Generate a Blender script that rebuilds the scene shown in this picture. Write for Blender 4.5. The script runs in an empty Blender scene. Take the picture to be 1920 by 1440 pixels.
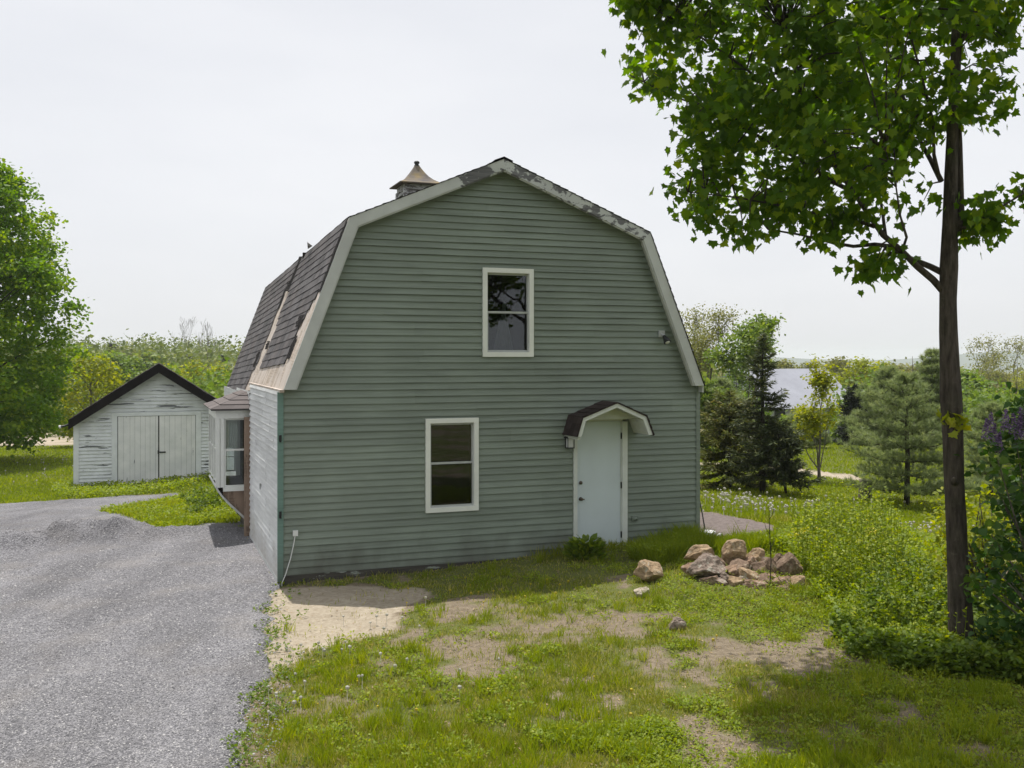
import bpy, math, random
import numpy as np
from math import radians, sin, cos, pi, sqrt

# ------------------------------------------------------------------ camera, sky, sun
sc = bpy.context.scene
COL = sc.collection
CZ = 3.28                      # eye height (m) above the barn's near corner
FPX = 1867.0                   # focal length in photo pixels (35 mm lens, 1920 wide)
HZ = 670.0                     # horizon row
cam_d = bpy.data.cameras.new('camera'); cam = bpy.data.objects.new('camera', cam_d); COL.objects.link(cam)
cam.location = (0, 0, CZ); cam.rotation_euler = (radians(90), 0, 0)
cam_d.sensor_width = 36.0; cam_d.lens = 36.0*FPX/1920.0
cam_d.shift_y = -(720-HZ)/1920.0
cam_d.clip_start = 0.1; cam_d.clip_end = 6000
sc.camera = cam

SUN_EL = 71.5
SUN_DIR = np.array([-0.123, 0.296]); SUN_DIR = SUN_DIR/np.linalg.norm(SUN_DIR)   # horizontal direction towards the sun
w = bpy.data.worlds.new('World'); sc.world = w; w.use_nodes = True
nt = w.node_tree; nt.nodes.clear()
sky = nt.nodes.new('ShaderNodeTexSky'); sky.sky_type = 'NISHITA'; sky.sun_disc = False
sky.sun_elevation = radians(SUN_EL); sky.sun_rotation = math.atan2(SUN_DIR[0], SUN_DIR[1])
sky.air_density = 0.8; sky.dust_density = 4.0; sky.ozone_density = 1.0; sky.altitude = 200
# thin high cloud veil: pale, slightly uneven, mixed over the clear sky
tc = nt.nodes.new('ShaderNodeTexCoord'); mp = nt.nodes.new('ShaderNodeMapping'); mp.inputs['Scale'].default_value = (1, 1, 3.5)
no = nt.nodes.new('ShaderNodeTexNoise'); no.inputs['Scale'].default_value = 1.6; no.inputs['Detail'].default_value = 5
rp = nt.nodes.new('ShaderNodeValToRGB'); rp.color_ramp.elements[0].position = 0.32; rp.color_ramp.elements[1].position = 0.70
rp.color_ramp.elements[0].color = (7.05, 7.2, 7.55, 1); rp.color_ramp.elements[1].color = (8.3, 8.35, 8.5, 1)
mx = nt.nodes.new('ShaderNodeMixRGB'); mx.inputs[0].default_value = 0.86
bg = nt.nodes.new('ShaderNodeBackground'); bg.inputs[1].default_value = 0.118
ou = nt.nodes.new('ShaderNodeOutputWorld')
L = nt.links.new
L(tc.outputs['Generated'], mp.inputs[0]); L(mp.outputs[0], no.inputs['Vector']); L(no.outputs[0], rp.inputs[0])
L(sky.outputs[0], mx.inputs[1]); L(rp.outputs[0], mx.inputs[2]); L(mx.outputs[0], bg.inputs[0]); L(bg.outputs[0], ou.inputs[0])
sl = bpy.data.lights.new('sun', 'SUN'); sl.energy = 4.9; sl.angle = radians(0.6); sl.color = (1.0, 0.955, 0.89)
so = bpy.data.objects.new('sun', sl); COL.objects.link(so)
from mathutils import Vector
_d = Vector((SUN_DIR[0]*cos(radians(SUN_EL)), SUN_DIR[1]*cos(radians(SUN_EL)), sin(radians(SUN_EL))))
so.rotation_euler = _d.to_track_quat('Z', 'Y').to_euler(); so.location = (0, 0, 40)
vs = sc.view_settings; vs.view_transform = 'Standard'; vs.look = 'None'; vs.exposure = 0.0; vs.gamma = 1.0; vs.use_curve_mapping = False
sc.render.engine = 'CYCLES'
sc.cycles.use_denoising = True
sc.cycles.max_bounces = 8; sc.cycles.diffuse_bounces = 3; sc.cycles.glossy_bounces = 3
sc.cycles.transmission_bounces = 4; sc.cycles.transparent_max_bounces = 8; sc.cycles.volume_bounces = 1
sc.cycles.caustics_reflective = False; sc.cycles.caustics_refractive = False
sc.cycles.sample_clamp_indirect = 6

rng = np.random.default_rng(7)
random.seed(7)

# ------------------------------------------------------------------ helpers
def tag(o, label=None, cat=None, group=None, kind=None):
    if label: o['label'] = label
    if cat: o['category'] = cat
    if group: o['group'] = group
    if kind: o['kind'] = kind
    return o

def empty(name, loc=(0, 0, 0), rz=0.0, parent=None):
    o = bpy.data.objects.new(name, None); o.empty_display_size = 0.3
    COL.objects.link(o); o.location = loc; o.rotation_euler = (0, 0, rz)
    if parent: o.parent = parent
    return o

def np_mesh(name, verts, faces_idx, face_len, mat, parent=None, attrs=None, smooth=False, loc=None):
    """verts (n,3); faces_idx flat loop array; face_len int or array"""
    me = bpy.data.meshes.new(name)
    verts = np.asarray(verts, dtype=np.float32); fi = np.asarray(faces_idx, dtype=np.int32).ravel()
    if np.isscalar(face_len): fl = np.full(len(fi)//face_len, face_len, dtype=np.int32)
    else: fl = np.asarray(face_len, dtype=np.int32)
    me.vertices.add(len(verts)); me.vertices.foreach_set('co', verts.ravel())
    me.loops.add(len(fi)); me.loops.foreach_set('vertex_index', fi)
    me.polygons.add(len(fl)); st = np.zeros(len(fl), dtype=np.int32); st[1:] = np.cumsum(fl)[:-1]
    me.polygons.foreach_set('loop_start', st)
    try: me.polygons.foreach_set('loop_total', fl)
    except Exception: pass
    me.polygons.foreach_set('use_smooth', np.full(len(fl), bool(smooth)))
    if attrs:
        for k, (dom, arr) in attrs.items():
            arr = np.asarray(arr, dtype=np.float32)
            if arr.ndim == 2:
                a = me.attributes.new(k, 'FLOAT_COLOR', dom); a.data.foreach_set('color', arr.ravel())
            else:
                a = me.attributes.new(k, 'FLOAT', dom); a.data.foreach_set('value', arr)
    me.update(calc_edges=True); me.validate()
    if mat: me.materials.append(mat)
    o = bpy.data.objects.new(name, me); COL.objects.link(o)
    if parent: o.parent = parent
    if loc is not None: o.location = loc
    return o

class MB:
    """collects simple shapes and builds ONE mesh object"""
    def __init__(s): s.v = []; s.f = []; s.r = []
    def add(s, vs_, fs_, r=0.0):
        b = len(s.v); s.v += [tuple(map(float, p)) for p in vs_]
        for f in fs_: s.f.append(tuple(b+i for i in f)); s.r.append(r)
    def quad(s, a, b, c, d, r=0.0): s.add([a, b, c, d], [(0, 1, 2, 3)], r)
    def box(s, lo, hi, r=0.0):
        x0, y0, z0 = lo; x1, y1, z1 = hi
        s.add([(x0,y0,z0),(x1,y0,z0),(x1,y1,z0),(x0,y1,z0),(x0,y0,z1),(x1,y0,z1),(x1,y1,z1),(x0,y1,z1)],
              [(0,3,2,1),(4,5,6,7),(0,1,5,4),(1,2,6,5),(2,3,7,6),(3,0,4,7)], r)
    def prism(s, poly, axis, a, b, r=0.0):
        """extrude 2D polygon along an axis: axis 'y' poly=(x,z); 'x' poly=(y,z); 'z' poly=(x,y)"""
        def P(p, t):
            return (p[0], t, p[1]) if axis == 'y' else (t, p[0], p[1]) if axis == 'x' else (p[0], p[1], t)
        n = len(poly); vs_ = [P(p, a) for p in poly]+[P(p, b) for p in poly]
        fs_ = [tuple(range(n)), tuple(range(2*n-1, n-1, -1))]+[(i, n+i, n+(i+1) % n, (i+1) % n) for i in range(n)]
        s.add(vs_, fs_, r)
    def tube(s, pts, rad, seg=8, cap=True, r=0.0, wob=0.0):
        pts = [np.array(p, float) for p in pts]; n = len(pts)
        if np.isscalar(rad): rad = [rad]*n
        rings = []; prev = None
        for i in range(n):
            d = pts[min(i+1, n-1)]-pts[max(i-1, 0)]; d /= (np.linalg.norm(d)+1e-9)
            if prev is None:
                a = np.array([1.0, 0, 0]) if abs(d[0]) < 0.8 else np.array([0, 1.0, 0])
                e1 = np.cross(d, a)
            else: e1 = prev-d*prev.dot(d)
            e1 /= (np.linalg.norm(e1)+1e-9); e2 = np.cross(d, e1); prev = e1
            for k in range(seg):
                t = 2*pi*k/seg; rr = rad[i]*(1+wob*random.uniform(-1, 1))
                rings.append(pts[i]+rr*(cos(t)*e1+sin(t)*e2))
        fs_ = []
        for i in range(n-1):
            for k in range(seg):
                a = i*seg+k; b = i*seg+(k+1) % seg
                fs_.append((a, b, b+seg, a+seg))
        if cap: fs_.append(tuple(range(seg))[::-1]); fs_.append(tuple((n-1)*seg+k for k in range(seg)))
        s.add(rings, fs_, r)
    def build(s, name, mat, parent=None, smooth=False, loc=None):
        fi = [i for f in s.f for i in f]; fl = [len(f) for f in s.f]
        o = np_mesh(name, np.array(s.v), fi, fl, mat, parent, {'rnd': ('FACE', np.array(s.r))}, smooth, loc)
        return o

def recalc(o):
    import bmesh
    bm = bmesh.new(); bm.from_mesh(o.data); bmesh.ops.recalc_face_normals(bm, faces=bm.faces); bm.to_mesh(o.data); bm.free()
    return o

# ------------------------------------------------------------------ materials
class N:
    def __init__(s, name):
        s.m = bpy.data.materials.new(name); s.m.use_nodes = True; s.t = s.m.node_tree; s.t.nodes.clear()
        s.out = s.n('ShaderNodeOutputMaterial'); s.b = s.n('ShaderNodeBsdfPrincipled'); s.l(s.b.outputs[0], s.out.inputs[0])
        s.tc = s.n('ShaderNodeTexCoord')
    def n(s, t): return s.t.nodes.new(t)
    def l(s, a, b): s.t.links.new(a, b)
    def noise(s, scale, detail=4, rough=0.55, vec=None, stretch=None, dist=0.0):
        v = vec or s.tc.outputs['Object']
        if stretch:
            mp_ = s.n('ShaderNodeMapping'); mp_.inputs['Scale'].default_value = stretch; s.l(v, mp_.inputs[0]); v = mp_.outputs[0]
        n_ = s.n('ShaderNodeTexNoise'); n_.inputs['Scale'].default_value = scale; n_.inputs['Detail'].default_value = detail
        n_.inputs['Roughness'].default_value = rough; n_.inputs['Distortion'].default_value = dist
        s.l(v, n_.inputs['Vector']); return n_.outputs[0]
    def ramp(s, fac, stops):
        r = s.n('ShaderNodeValToRGB'); e = r.color_ramp.elements
        while len(e) < len(stops): e.new(0.5)
        for i, (p, c) in enumerate(stops):
            e[i].position = p; e[i].color = (c, c, c, 1) if np.isscalar(c) else (*c, 1)
        s.l(fac, r.inputs[0]); return r.outputs[0]
    def mix(s, f, a, b, mode='MIX'):
        m_ = s.n('ShaderNodeMixRGB'); m_.blend_type = mode
        for i, x in enumerate((f, a, b)):
            if hasattr(x, 'links') or hasattr(x, 'is_output'): s.l(x, m_.inputs[i])
            elif i == 0: m_.inputs[0].default_value = x
            else: m_.inputs[i].default_value = (*x, 1) if len(x) == 3 else x
        return m_.outputs[0]
    def math(s, op, a, b=None):
        m_ = s.n('ShaderNodeMath'); m_.operation = op
        for i, x in enumerate((a, b)):
            if x is None: continue
            if hasattr(x, 'is_output'): s.l(x, m_.inputs[i])
            else: m_.inputs[i].default_value = x
        return m_.outputs[0]
    def attr(s, name, out='Fac'):
        a = s.n('ShaderNodeAttribute'); a.attribute_name = name; return a.outputs[out]
    def bump(s, h, strength=0.3, dist=0.02):
        b = s.n('ShaderNodeBump'); b.inputs['Strength'].default_value = strength; b.inputs['Distance'].default_value = dist
        s.l(h, b.inputs['Height']); s.l(b.outputs[0], s.b.inputs['Normal'])
    def col(s, c):
        if hasattr(c, 'is_output'): s.l(c, s.b.inputs['Base Color'])
        else: s.b.inputs['Base Color'].default_value = (*c, 1)
    def rough(s, r, spec=0.3):
        s.b.inputs['Roughness'].default_value = r; s.b.inputs['Specular IOR Level'].default_value = spec

def plain(name, c, rough=0.6, var=0.15, scale=6.0, spec=0.3, bump=0.0, stretch=None, metal=0.0):
    m = N(name); f = m.noise(scale, stretch=stretch)
    a = tuple(x*(1-var) for x in c); b = tuple(min(1, x*(1+var)) for x in c)
    m.col(m.ramp(f, [(0.3, a), (0.7, b)])); m.rough(rough, spec); m.b.inputs['Metallic'].default_value = metal
    if bump: m.bump(m.noise(scale*4, stretch=stretch), bump, 0.01)
    return m.m

def mk_siding(name, c, dirt=(0.10, 0.10, 0.085)):
    m = N(name)
    f = m.noise(0.9, 5, stretch=(1, 1, 1.6)); g = m.noise(5.0, 4, stretch=(0.25, 0.25, 6))
    a = tuple(x*0.88 for x in c); b = tuple(x*1.10 for x in c)
    base = m.ramp(f, [(0.3, a), (0.7, b)])
    st = m.ramp(g, [(0.35, 0.86), (0.65, 1.04)])
    base = m.mix(1.0, base, st, 'MULTIPLY')
    # splash-back dirt, thicker towards the sill
    sep = m.n('ShaderNodeSeparateXYZ'); m.l(m.tc.outputs['Object'], sep.inputs[0])
    h = m.math('MULTIPLY', sep.outputs[2], 0.9)
    dn = m.noise(3.0, 6, stretch=(1, 1, 0.5))
    dm = m.ramp(m.math('SUBTRACT', dn, h), [(0.0, 0.0), (0.5, 0.75)])
    base = m.mix(1.0, base, m.ramp(m.attr('rnd'), [(0, 0.93), (1, 1.06)]), 'MULTIPLY'); m.col(m.mix(dm, base, dirt)); m.rough(0.55, 0.25)
    m.bump(m.noise(60, 3, stretch=(0.15, 0.15, 3)), 0.12, 0.004)
    return m.m

def mk_peel(name, paint, wood, amount=0.5, scale=5.0, stretch=(1, 1, 1), grad=None, streak=(0.3, 0.3, 8)):
    """painted board with flaked areas showing grey wood"""
    m = N(name)
    n1 = m.noise(scale, 8, 0.65, stretch=stretch, dist=0.3)
    if grad:      # (axis index, centre, width): more flaking along one stretch of the board
        sep = m.n('ShaderNodeSeparateXYZ'); m.l(m.tc.outputs['Object'], sep.inputs[0])
        d = m.math('ABSOLUTE', m.math('SUBTRACT', sep.outputs[grad[0]], grad[1]))
        d = m.math('MULTIPLY', d, -0.30/grad[2]); n1 = m.math('ADD', n1, m.math('ADD', d, 0.12))
    t = 0.5+0.25*(0.5-amount)*2
    mask = m.ramp(n1, [(t, 0.0), (t+0.025, 1.0)])
    wn = m.noise(7, 5, stretch=streak)
    wc = m.ramp(wn, [(0.3, tuple(x*0.65 for x in wood)), (0.7, tuple(x*1.3 for x in wood))])
    pn = m.noise(2.5, 4)
    pc = m.ramp(pn, [(0.3, tuple(x*0.86 for x in paint)), (0.7, tuple(min(0.85, x*1.06) for x in paint))])
    m.col(m.mix(mask, pc, wc)); m.rough(0.65, 0.25)
    m.bump(m.math('SUBTRACT', m.noise(30, 4, stretch=streak), m.math('MULTIPLY', mask, 0.4)), 0.35, 0.006)
    return m.m

def mk_foliage(name, c, c2, trans=0.45, var=0.5, rough=0.5):
    """two leaf colours chosen per leaf; light passes through the leaf"""
    m = N(name)
    r = m.attr('rnd')
    colr = m.ramp(r, [(0.0, tuple(x*(1-var*0.5) for x in c)), (0.5, c), (1.0, c2)])
    m.col(colr); m.rough(rough, 0.25)
    tr = m.n('ShaderNodeBsdfTranslucent'); hs = m.n('ShaderNodeHueSaturation'); hs.inputs['Saturation'].default_value = 1.15; hs.inputs['Value'].default_value = 1.5
    hs.inputs['Hue'].default_value = 0.488
    m.l(colr, hs.inputs['Color']); m.l(hs.outputs[0], tr.inputs[0])
    mxs = m.n('ShaderNodeMixShader'); mxs.inputs[0].default_value = trans
    m.l(m.b.outputs[0], mxs.inputs[1]); m.l(tr.outputs[0], mxs.inputs[2]); m.l(mxs.outputs[0], m.out.inputs[0])
    return m.m

def mk_bark(name, c, scale=8, bump=0.8):
    m = N(name); f = m.noise(scale, 7, 0.65, stretch=(1.5, 1.5, 0.28)); g = m.noise(3, 3)
    cc = m.ramp(f, [(0.34, tuple(x*0.5 for x in c)), (0.5, c), (0.68, tuple(x*1.6 for x in c))])
    lc = m.noise(11, 5, .7)
    cc = m.mix(m.ramp(lc, [(0.60, 0.0), (0.68, 0.45)]), cc, (c[0]*2.2, c[1]*2.3, c[2]*2.2))
    m.col(m.mix(m.ramp(g, [(0.5, 0.0), (0.75, 0.35)]), cc, (c[0]*0.9, c[1]*1.15, c[2]*0.8))); m.rough(0.9, 0.1); m.bump(f, bump, 0.03)
    return m.m

# ------------------------------------------------------------------ terrain
_CP = np.array([(-3.31,14.26,0),(3.09,16.64,.30),(0,15.4,.14),(0,0,.1),(-5,6,0),(5,6,.15),(4.87,10.7,.13),(-5.8,18,-.02),
 (-6.8,24,-.25),(-12.3,28,-.44),(-8,28.7,-.24),(-8,22,-.15),(-14,20,-.3),(-25,35,-.9),(-20,45,-1.0),(-30,60,-1.7),(-10,40,-.7),
 (3.0,13.2,.22),(4.2,17,.33),(5.8,23,.14),(7.8,22,.14),(8.2,21.2,.08),(8.0,26,0),(9,31,-.05),(11,34,-.12),(14,20,.0),(8,45,-.6),
 (20,60,-1.6),(30,100,-3.4),(0,60,-1.8),(0,110,-4),(-60,110,-5),(60,110,-5),(-120,60,-5),(120,60,-5),(-90,230,-3),(-160,330,1.0),
 (-60,330,-.5),(0,300,-5),(90,300,-8),(250,300,-9),(0,800,-14),(600,800,-20),(-600,700,4),(0,-40,.6),(-60,-20,.3),(60,-20,.5),
 (-10,-8,.2),(10,-8,.3),(0,-300,2),(-500,-300,2),(500,-300,2),(-900,300,0),(900,300,-10),(0,1500,-24),(1500,1500,-30),(-1500,1500,0)], float)
def _rbf(a, b): return np.sqrt(((a[:, None, :]-b[None, :, :])**2).sum(-1)+9.0)
_P = _CP[:, :2]; _n = len(_P)
_A = np.zeros((_n+3, _n+3)); _A[:_n, :_n] = _rbf(_P, _P)-0.02*np.eye(_n); _A[:_n, _n] = 1; _A[:_n, _n+1:] = _P; _A[_n, :_n] = 1; _A[_n+1:, :_n] = _P.T
_W = np.linalg.solve(_A, np.concatenate([_CP[:, 2], np.zeros(3)]))
def Gz(x, y):
    """ground height"""
    x = np.asarray(x, float); y = np.asarray(y, float); sh = x.shape
    P = np.stack([x.ravel(), y.ravel()], 1); out = np.empty(len(P))
    for i in range(0, len(P), 20000):
        q = P[i:i+20000]; out[i:i+20000] = _rbf(q, _P) @ _W[:_n]+_W[_n]+q @ _W[_n+1:]
    out = out.reshape(sh)
    near = np.exp(-((y-12)**2)/400)
    out = out+0.12*np.exp(-((x-3.22)/.60)**2-((y-13.75)/.55)**2)
    return out+near*(0.022*np.sin(x*1.9+y*0.7)*np.cos(y*1.5-x*0.4)+0.012*np.sin(x*4.3+1)*np.sin(y*3.7))
def G1(x, y): return float(Gz(np.array([x]), np.array([y]))[0])
def hit(px, py, zoff=0.0):
    """where the line of sight through a photo pixel meets the ground (used to survey positions)"""
    dx = (px-960)/FPX; dz = -(py-HZ)/FPX
    lo, hi = 3.0, 400.0
    ys = np.geomspace(lo, hi, 800); d = CZ+dz*ys-Gz(dx*ys, ys)-zoff
    k = int(np.argmax(d < 0))
    if d[k] >= 0: k = 799
    a, b = ys[max(k-1, 0)], ys[k]
    for _ in range(14):
        m = (a+b)/2
        if CZ+dz*m-G1(dx*m, m)-zoff > 0: a = m
        else: b = m
    y = (a+b)/2; return dx*y, y, G1(dx*y, y)
def toP(x, y, z):
    return 960+FPX*x/y, HZ-FPX*(z-CZ)/y
def at(px, Y): return (px-960)/FPX*Y
def inpoly(px, py, poly):
    px = np.asarray(px); py = np.asarray(py); ins = np.zeros(px.shape, bool); n = len(poly)
    for i in range(n):
        x0, y0 = poly[i]; x1, y1 = poly[(i+1) % n]
        c = ((y0 > py) != (y1 > py)); xx = (x1-x0)*(py-y0)/((y1-y0) if y1 != y0 else 1e-9)+x0
        ins ^= c & (px < xx)
    return ins
def vnoise(x, y, s=1.0, seed=0):
    """cheap smooth value noise, 0..1"""
    x = np.asarray(x)*s+seed*17.3; y = np.asarray(y)*s+seed*5.7
    xi = np.floor(x).astype(np.int64); yi = np.floor(y).astype(np.int64); fx = x-xi; fy = y-yi
    fx = fx*fx*(3-2*fx); fy = fy*fy*(3-2*fy)
    def h(a, b):
        n_ = (a*374761393+b*668265263+seed*1013904223) & 0x7fffffff
        n_ = ((n_ ^ (n_ >> 13))*1274126177) & 0x7fffffff
        return ((n_ ^ (n_ >> 16)) & 0xffff)/65535.0
    return (h(xi, yi)*(1-fx)+h(xi+1, yi)*fx)*(1-fy)+(h(xi, yi+1)*(1-fx)+h(xi+1, yi+1)*fx)*fy
def fnoise(x, y, s=1.0, seed=0): return 0.55*vnoise(x, y, s, seed)+0.3*vnoise(x, y, s*2.3, seed+1)+0.15*vnoise(x, y, s*5.1, seed+2)

BA = radians(20.4); BX, BY = -3.31, 14.26        # barn corner and turn
U = np.array([cos(BA), sin(BA)]); V = np.array([-sin(BA), cos(BA)])
def barn_st(x, y): dx, dy = x-BX, y-BY; return dx*U[0]+dy*U[1], dx*V[0]+dy*V[1]

# surveyed outlines -> world polygons
def wpoly(pts): return [hit(a, b)[:2] for a, b in pts]
# gravel: right edge follows the lawn, then the barn's side wall
GR_EDGE = wpoly([(452,1440),(455,1360),(470,1320),(505,1270),(500,1215),(512,1180),(500,1140),(522,1108)])
GRAVEL = [(-7,2.5),(-0.9,2.5)]+[(GR_EDGE[0][0]+.2, 4.5)]+GR_EDGE+[tuple(np.array([BX,BY])-.05*U+V*t) for t in (0.3,4.0,4.4,6.6,8)]+ \
         wpoly([(400,938),(330,925),(230,930),(120,938),(0,945),(-260,960)])+[(-16,2.5)]
ISLAND = wpoly([(185,962),(290,946),(345,930),(400,925),(470,925),(470,975),(440,985),(385,985),(330,1002),(290,998),(250,975)])
SAND = wpoly([(505,1112),(530,1105),(600,1098),(700,1100),(800,1105),(810,1120),(740,1150),(725,1180),(680,1195),(600,1215),(560,1235),(545,1265),(500,1290),(470,1330),(440,1300),(480,1200),(485,1150)])
DIRT = [wpoly(p) for p in ([(1230,1260),(1300,1225),(1400,1222),(1440,1262),(1480,1270),(1430,1300),(1330,1290),(1240,1282)],
   [(790,1265),(850,1235),(930,1225),(1010,1235),(1000,1262),(900,1275)], [(980,1150),(1060,1148),(1110,1165),(1050,1185),(990,1175)],
   [(1490,1190),(1570,1200),(1600,1240),(1530,1240)], [(1140,1160),(1215,1175),(1225,1200),(1150,1190)],
   [(620,1300),(690,1290),(690,1318),(630,1330)], [(1030,1262),(1120,1262),(1120,1290),(1040,1285)],[(820,1205),(900,1190),(900,1210),(840,1225)],
   [(1060,1300),(1180,1310),(1170,1350),(1050,1345)],[(1560,1330),(1700,1320),(1790,1350),(1600,1380)])]
PATH = wpoly([(1280,958),(1340,962),(1400,974),(1455,988),(1450,1004),(1380,1006),(1330,1012),(1280,1012)])
HAY = wpoly([(-400,838),(-100,838),(142,836),(142,803),(-100,800),(-400,800)])
STRIP = wpoly([(1230,862),(1340,868),(1430,872),(1520,882),(1600,890),(1625,900),(1600,902),(1520,890),(1430,880),(1340,875),(1230,868)])
PILE_RING = wpoly([(1170,1070),(1250,1040),(1330,1020),(1500,1040),(1570,1110),(1560,1165),(1480,1175),(1400,1150),(1300,1150),(1200,1140)])
PATCH = wpoly([(1700,1028),(1740,1023),(1800,1024),(1850,1030),(1800,1036),(1730,1034)])

def grass_amount(x, y):
    """0..1: how much grass and weeds cover the soil at a spot"""
    e = (fnoise(x, y, 2.2, 3)-.5)*0.75; e2 = (fnoise(x, y, 2.2, 9)-.5)*0.75
    X = x+e; Y = y+e2
    a = np.clip((fnoise(x, y, 0.9, 5)*.6+fnoise(x, y, 3.5, 6)*.4-0.36)*6.0, .12, 1)
    a = np.where(y > 17, 0.95, a)
    s, t = barn_st(x, y)
    a = np.where((t < 0) & (t > -1.9) & (s > 1.8), np.maximum(a, .85), a)
    lace = np.clip(.52+2.6*(fnoise(x, y, 4.2, 61)-.45), .16, 1)
    for P in DIRT: a = np.where(inpoly(X, Y, P), a*lace, a)
    a = np.where(inpoly(X, Y, SAND), a*0.04, a)
    a = np.where(inpoly(X*.5+x*.5, Y*.5+y*.5, PILE_RING), np.maximum(a, .95), a)
    for P in (PATH, STRIP, PATCH, HAY): a = np.where(inpoly(X*.3+x*.7, Y*.3+y*.7, P), 0.0, a)
    g = inpoly(x+e*.5, y+e2*.5, GRAVEL) & ~inpoly(X, Y, ISLAND)
    a = np.where(g, 0.0, a)
    a = np.where((s > -.04) & (s < 6.9) & (t > -.02) & (t < 10.2), 0, a)
    return a

# ground sheet on a graded grid
def graded(a0, a1, step, lim_lo, lim_hi, g=1.13):
    c = list(np.arange(a0, a1+1e-6, step)); s = step; x = c[-1]
    while x < lim_hi: s *= g; x += s; c.append(x)
    s = step; x = c[0]; lo = []
    while x > lim_lo: s *= g; x -= s; lo.append(x)
    return np.array(lo[::-1]+c)
gx = graded(-8, 9.5, 0.09, -2500, 2500); gy = graded(5.5, 24, 0.09, -900, 3000)
XX, YY = np.meshgrid(gx, gy); ZZ = Gz(XX, YY)
nearm = np.exp(-(((YY-13)/12)**4))*np.exp(-((XX/16)**4))
ZZ = ZZ+nearm*(fnoise(XX, YY, 3.0, 21)-.5)*0.05
nx, ny = len(gx), len(gy)
idx = np.arange(nx*ny).reshape(ny, nx)
F4 = np.stack([idx[:-1, :-1], idx[:-1, 1:], idx[1:, 1:], idx[1:, :-1]], -1).reshape(-1, 4)
ga = grass_amount(XX, YY)
e = (fnoise(XX, YY, 1.3, 3)-.5)*0.30
sandm = inpoly(XX+e, YY-e, SAND).astype(float)*np.clip(1.1-0.5*fnoise(XX, YY, 2, 8), 0, 1)
pathm = (inpoly(XX, YY, PATH)).astype(float)
strm = (inpoly(XX, YY, STRIP) | inpoly(XX, YY, PATCH) | inpoly(XX, YY, HAY)).astype(float)
cattr = np.stack([ga, np.maximum(sandm, strm), pathm, np.ones_like(ga)], -1).reshape(-1, 4)
m = N('soil_and_turf')
sepn = m.n('ShaderNodeSeparateColor'); m.l(m.attr('cover', 'Color'), sepn.inputs[0])
n1 = m.noise(1.3, 6); n2 = m.noise(14, 6, 0.65); n3 = m.noise(90, 3); nbig = m.noise(0.06, 4)
soil = m.ramp(n2, [(0.3, (0.105, 0.082, 0.052)), (0.5, (0.175, 0.138, 0.092)), (0.72, (0.27, 0.22, 0.155))])
soil = m.mix(m.ramp(n3, [(0.45, 0.0), (0.62, 0.6)]), soil, (0.30, 0.26, 0.21))
turf = m.ramp(n2, [(0.3, (0.060, 0.080, 0.020)), (0.6, (0.125, 0.145, 0.035)), (0.8, (0.22, 0.20, 0.085))])
turf = m.mix(m.ramp(nbig, [(0.4, 0.0), (0.6, 0.5)]), turf, (0.13, 0.15, 0.035))
sand = m.ramp(n2, [(0.3, (0.30, 0.25, 0.185)), (0.7, (0.46, 0.405, 0.32))])
pth = m.ramp(n2, [(0.3, (0.13, 0.108, 0.10)), (0.7, (0.22, 0.185, 0.172))])
gm = m.ramp(m.math('ADD', sepn.outputs[0], m.math('MULTIPLY', m.math('SUBTRACT', n2, 0.5), 0.8)), [(0.25, 0.0), (0.75, 0.9)])
c1 = m.mix(gm, soil, turf); c1 = m.mix(sepn.outputs[1], c1, sand); c1 = m.mix(sepn.outputs[2], c1, pth)
m.col(c1); m.rough(0.95, 0.1)
m.bump(m.math('ADD', m.math('MULTIPLY', n2, 1.0), m.math('MULTIPLY', n3, 0.35)), 0.7, 0.04)
ground = np_mesh('ground', np.stack([XX, YY, ZZ], -1).reshape(-1, 3), F4, 4, m.m, None, {'cover': ('POINT', cattr)}, True)
tag(ground, 'patchy yard soil and mown lawn running out to the distant fields', 'ground', kind='structure')

# gravel drive: its own sheet over the soil
def gravel_h(x, y):
    cx, cy, _ = hit(120, 1022)
    mx_, my_ = x-cx, y-cy
    r1 = np.exp(-((mx_*0.93+my_*0.36)/2.0)**2-((my_*0.93-mx_*0.36)/0.42)**2)*0.34
    cx, cy, _ = hit(175, 1003)
    r2 = np.exp(-(((x-cx)/0.8)**2+((y-cy)/.45)**2))*0.24
    return (r1+r2)*(0.35+1.3*fnoise(x, y, 3.4, 31))+0.03*(fnoise(x, y, 1.1, 33)-.5)
u_ = np.linspace(0, 1, 190); v_ = np.linspace(0, 1, 210)
GE = np.array(GR_EDGE); GE = GE[np.argsort(GE[:, 1])]
def g_right(y):
    xr = np.interp(y, np.concatenate([[2.5], GE[:, 1], ]), np.concatenate([[GE[0, 0]+.1], GE[:, 0]]))
    wall = BX+0.0-(y-BY)*math.tan(BA)
    return np.where(y > BY, wall-.01, xr+(fnoise(y*0+3, y, 2.2, 41)-.5)*0.35)
_gt = np.array(wpoly([(-260,962),(-100,952),(0,945),(120,938),(230,929),(330,924),(400,934)])); _gt = _gt[np.argsort(_gt[:, 0])]
def g_top(x): return np.interp(x, _gt[:, 0], _gt[:, 1])+(fnoise(x, x*0, 1.6, 44)-.5)*0.6
UU, VV = np.meshgrid(u_, v_)
y0 = 2.5+(22.5-2.5)*VV
for _ in range(3):
    xr = g_right(y0); x0 = -17+(xr+17)*UU**0.8 if True else 0
    y0 = 2.5+(g_top(x0)-2.5)*VV
zz = Gz(x0, y0)+gravel_h(x0, y0)+0.045
edge = np.minimum(np.where(y0 > BY-.2, 9, (1-UU)*260), (1-VV)*60); zz = zz-0.05*np.exp(-edge)
gi = np.arange(UU.size).reshape(UU.shape)
F4 = np.stack([gi[:-1, :-1], gi[:-1, 1:], gi[1:, 1:], gi[1:, :-1]], -1).reshape(-1, 4)
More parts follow.
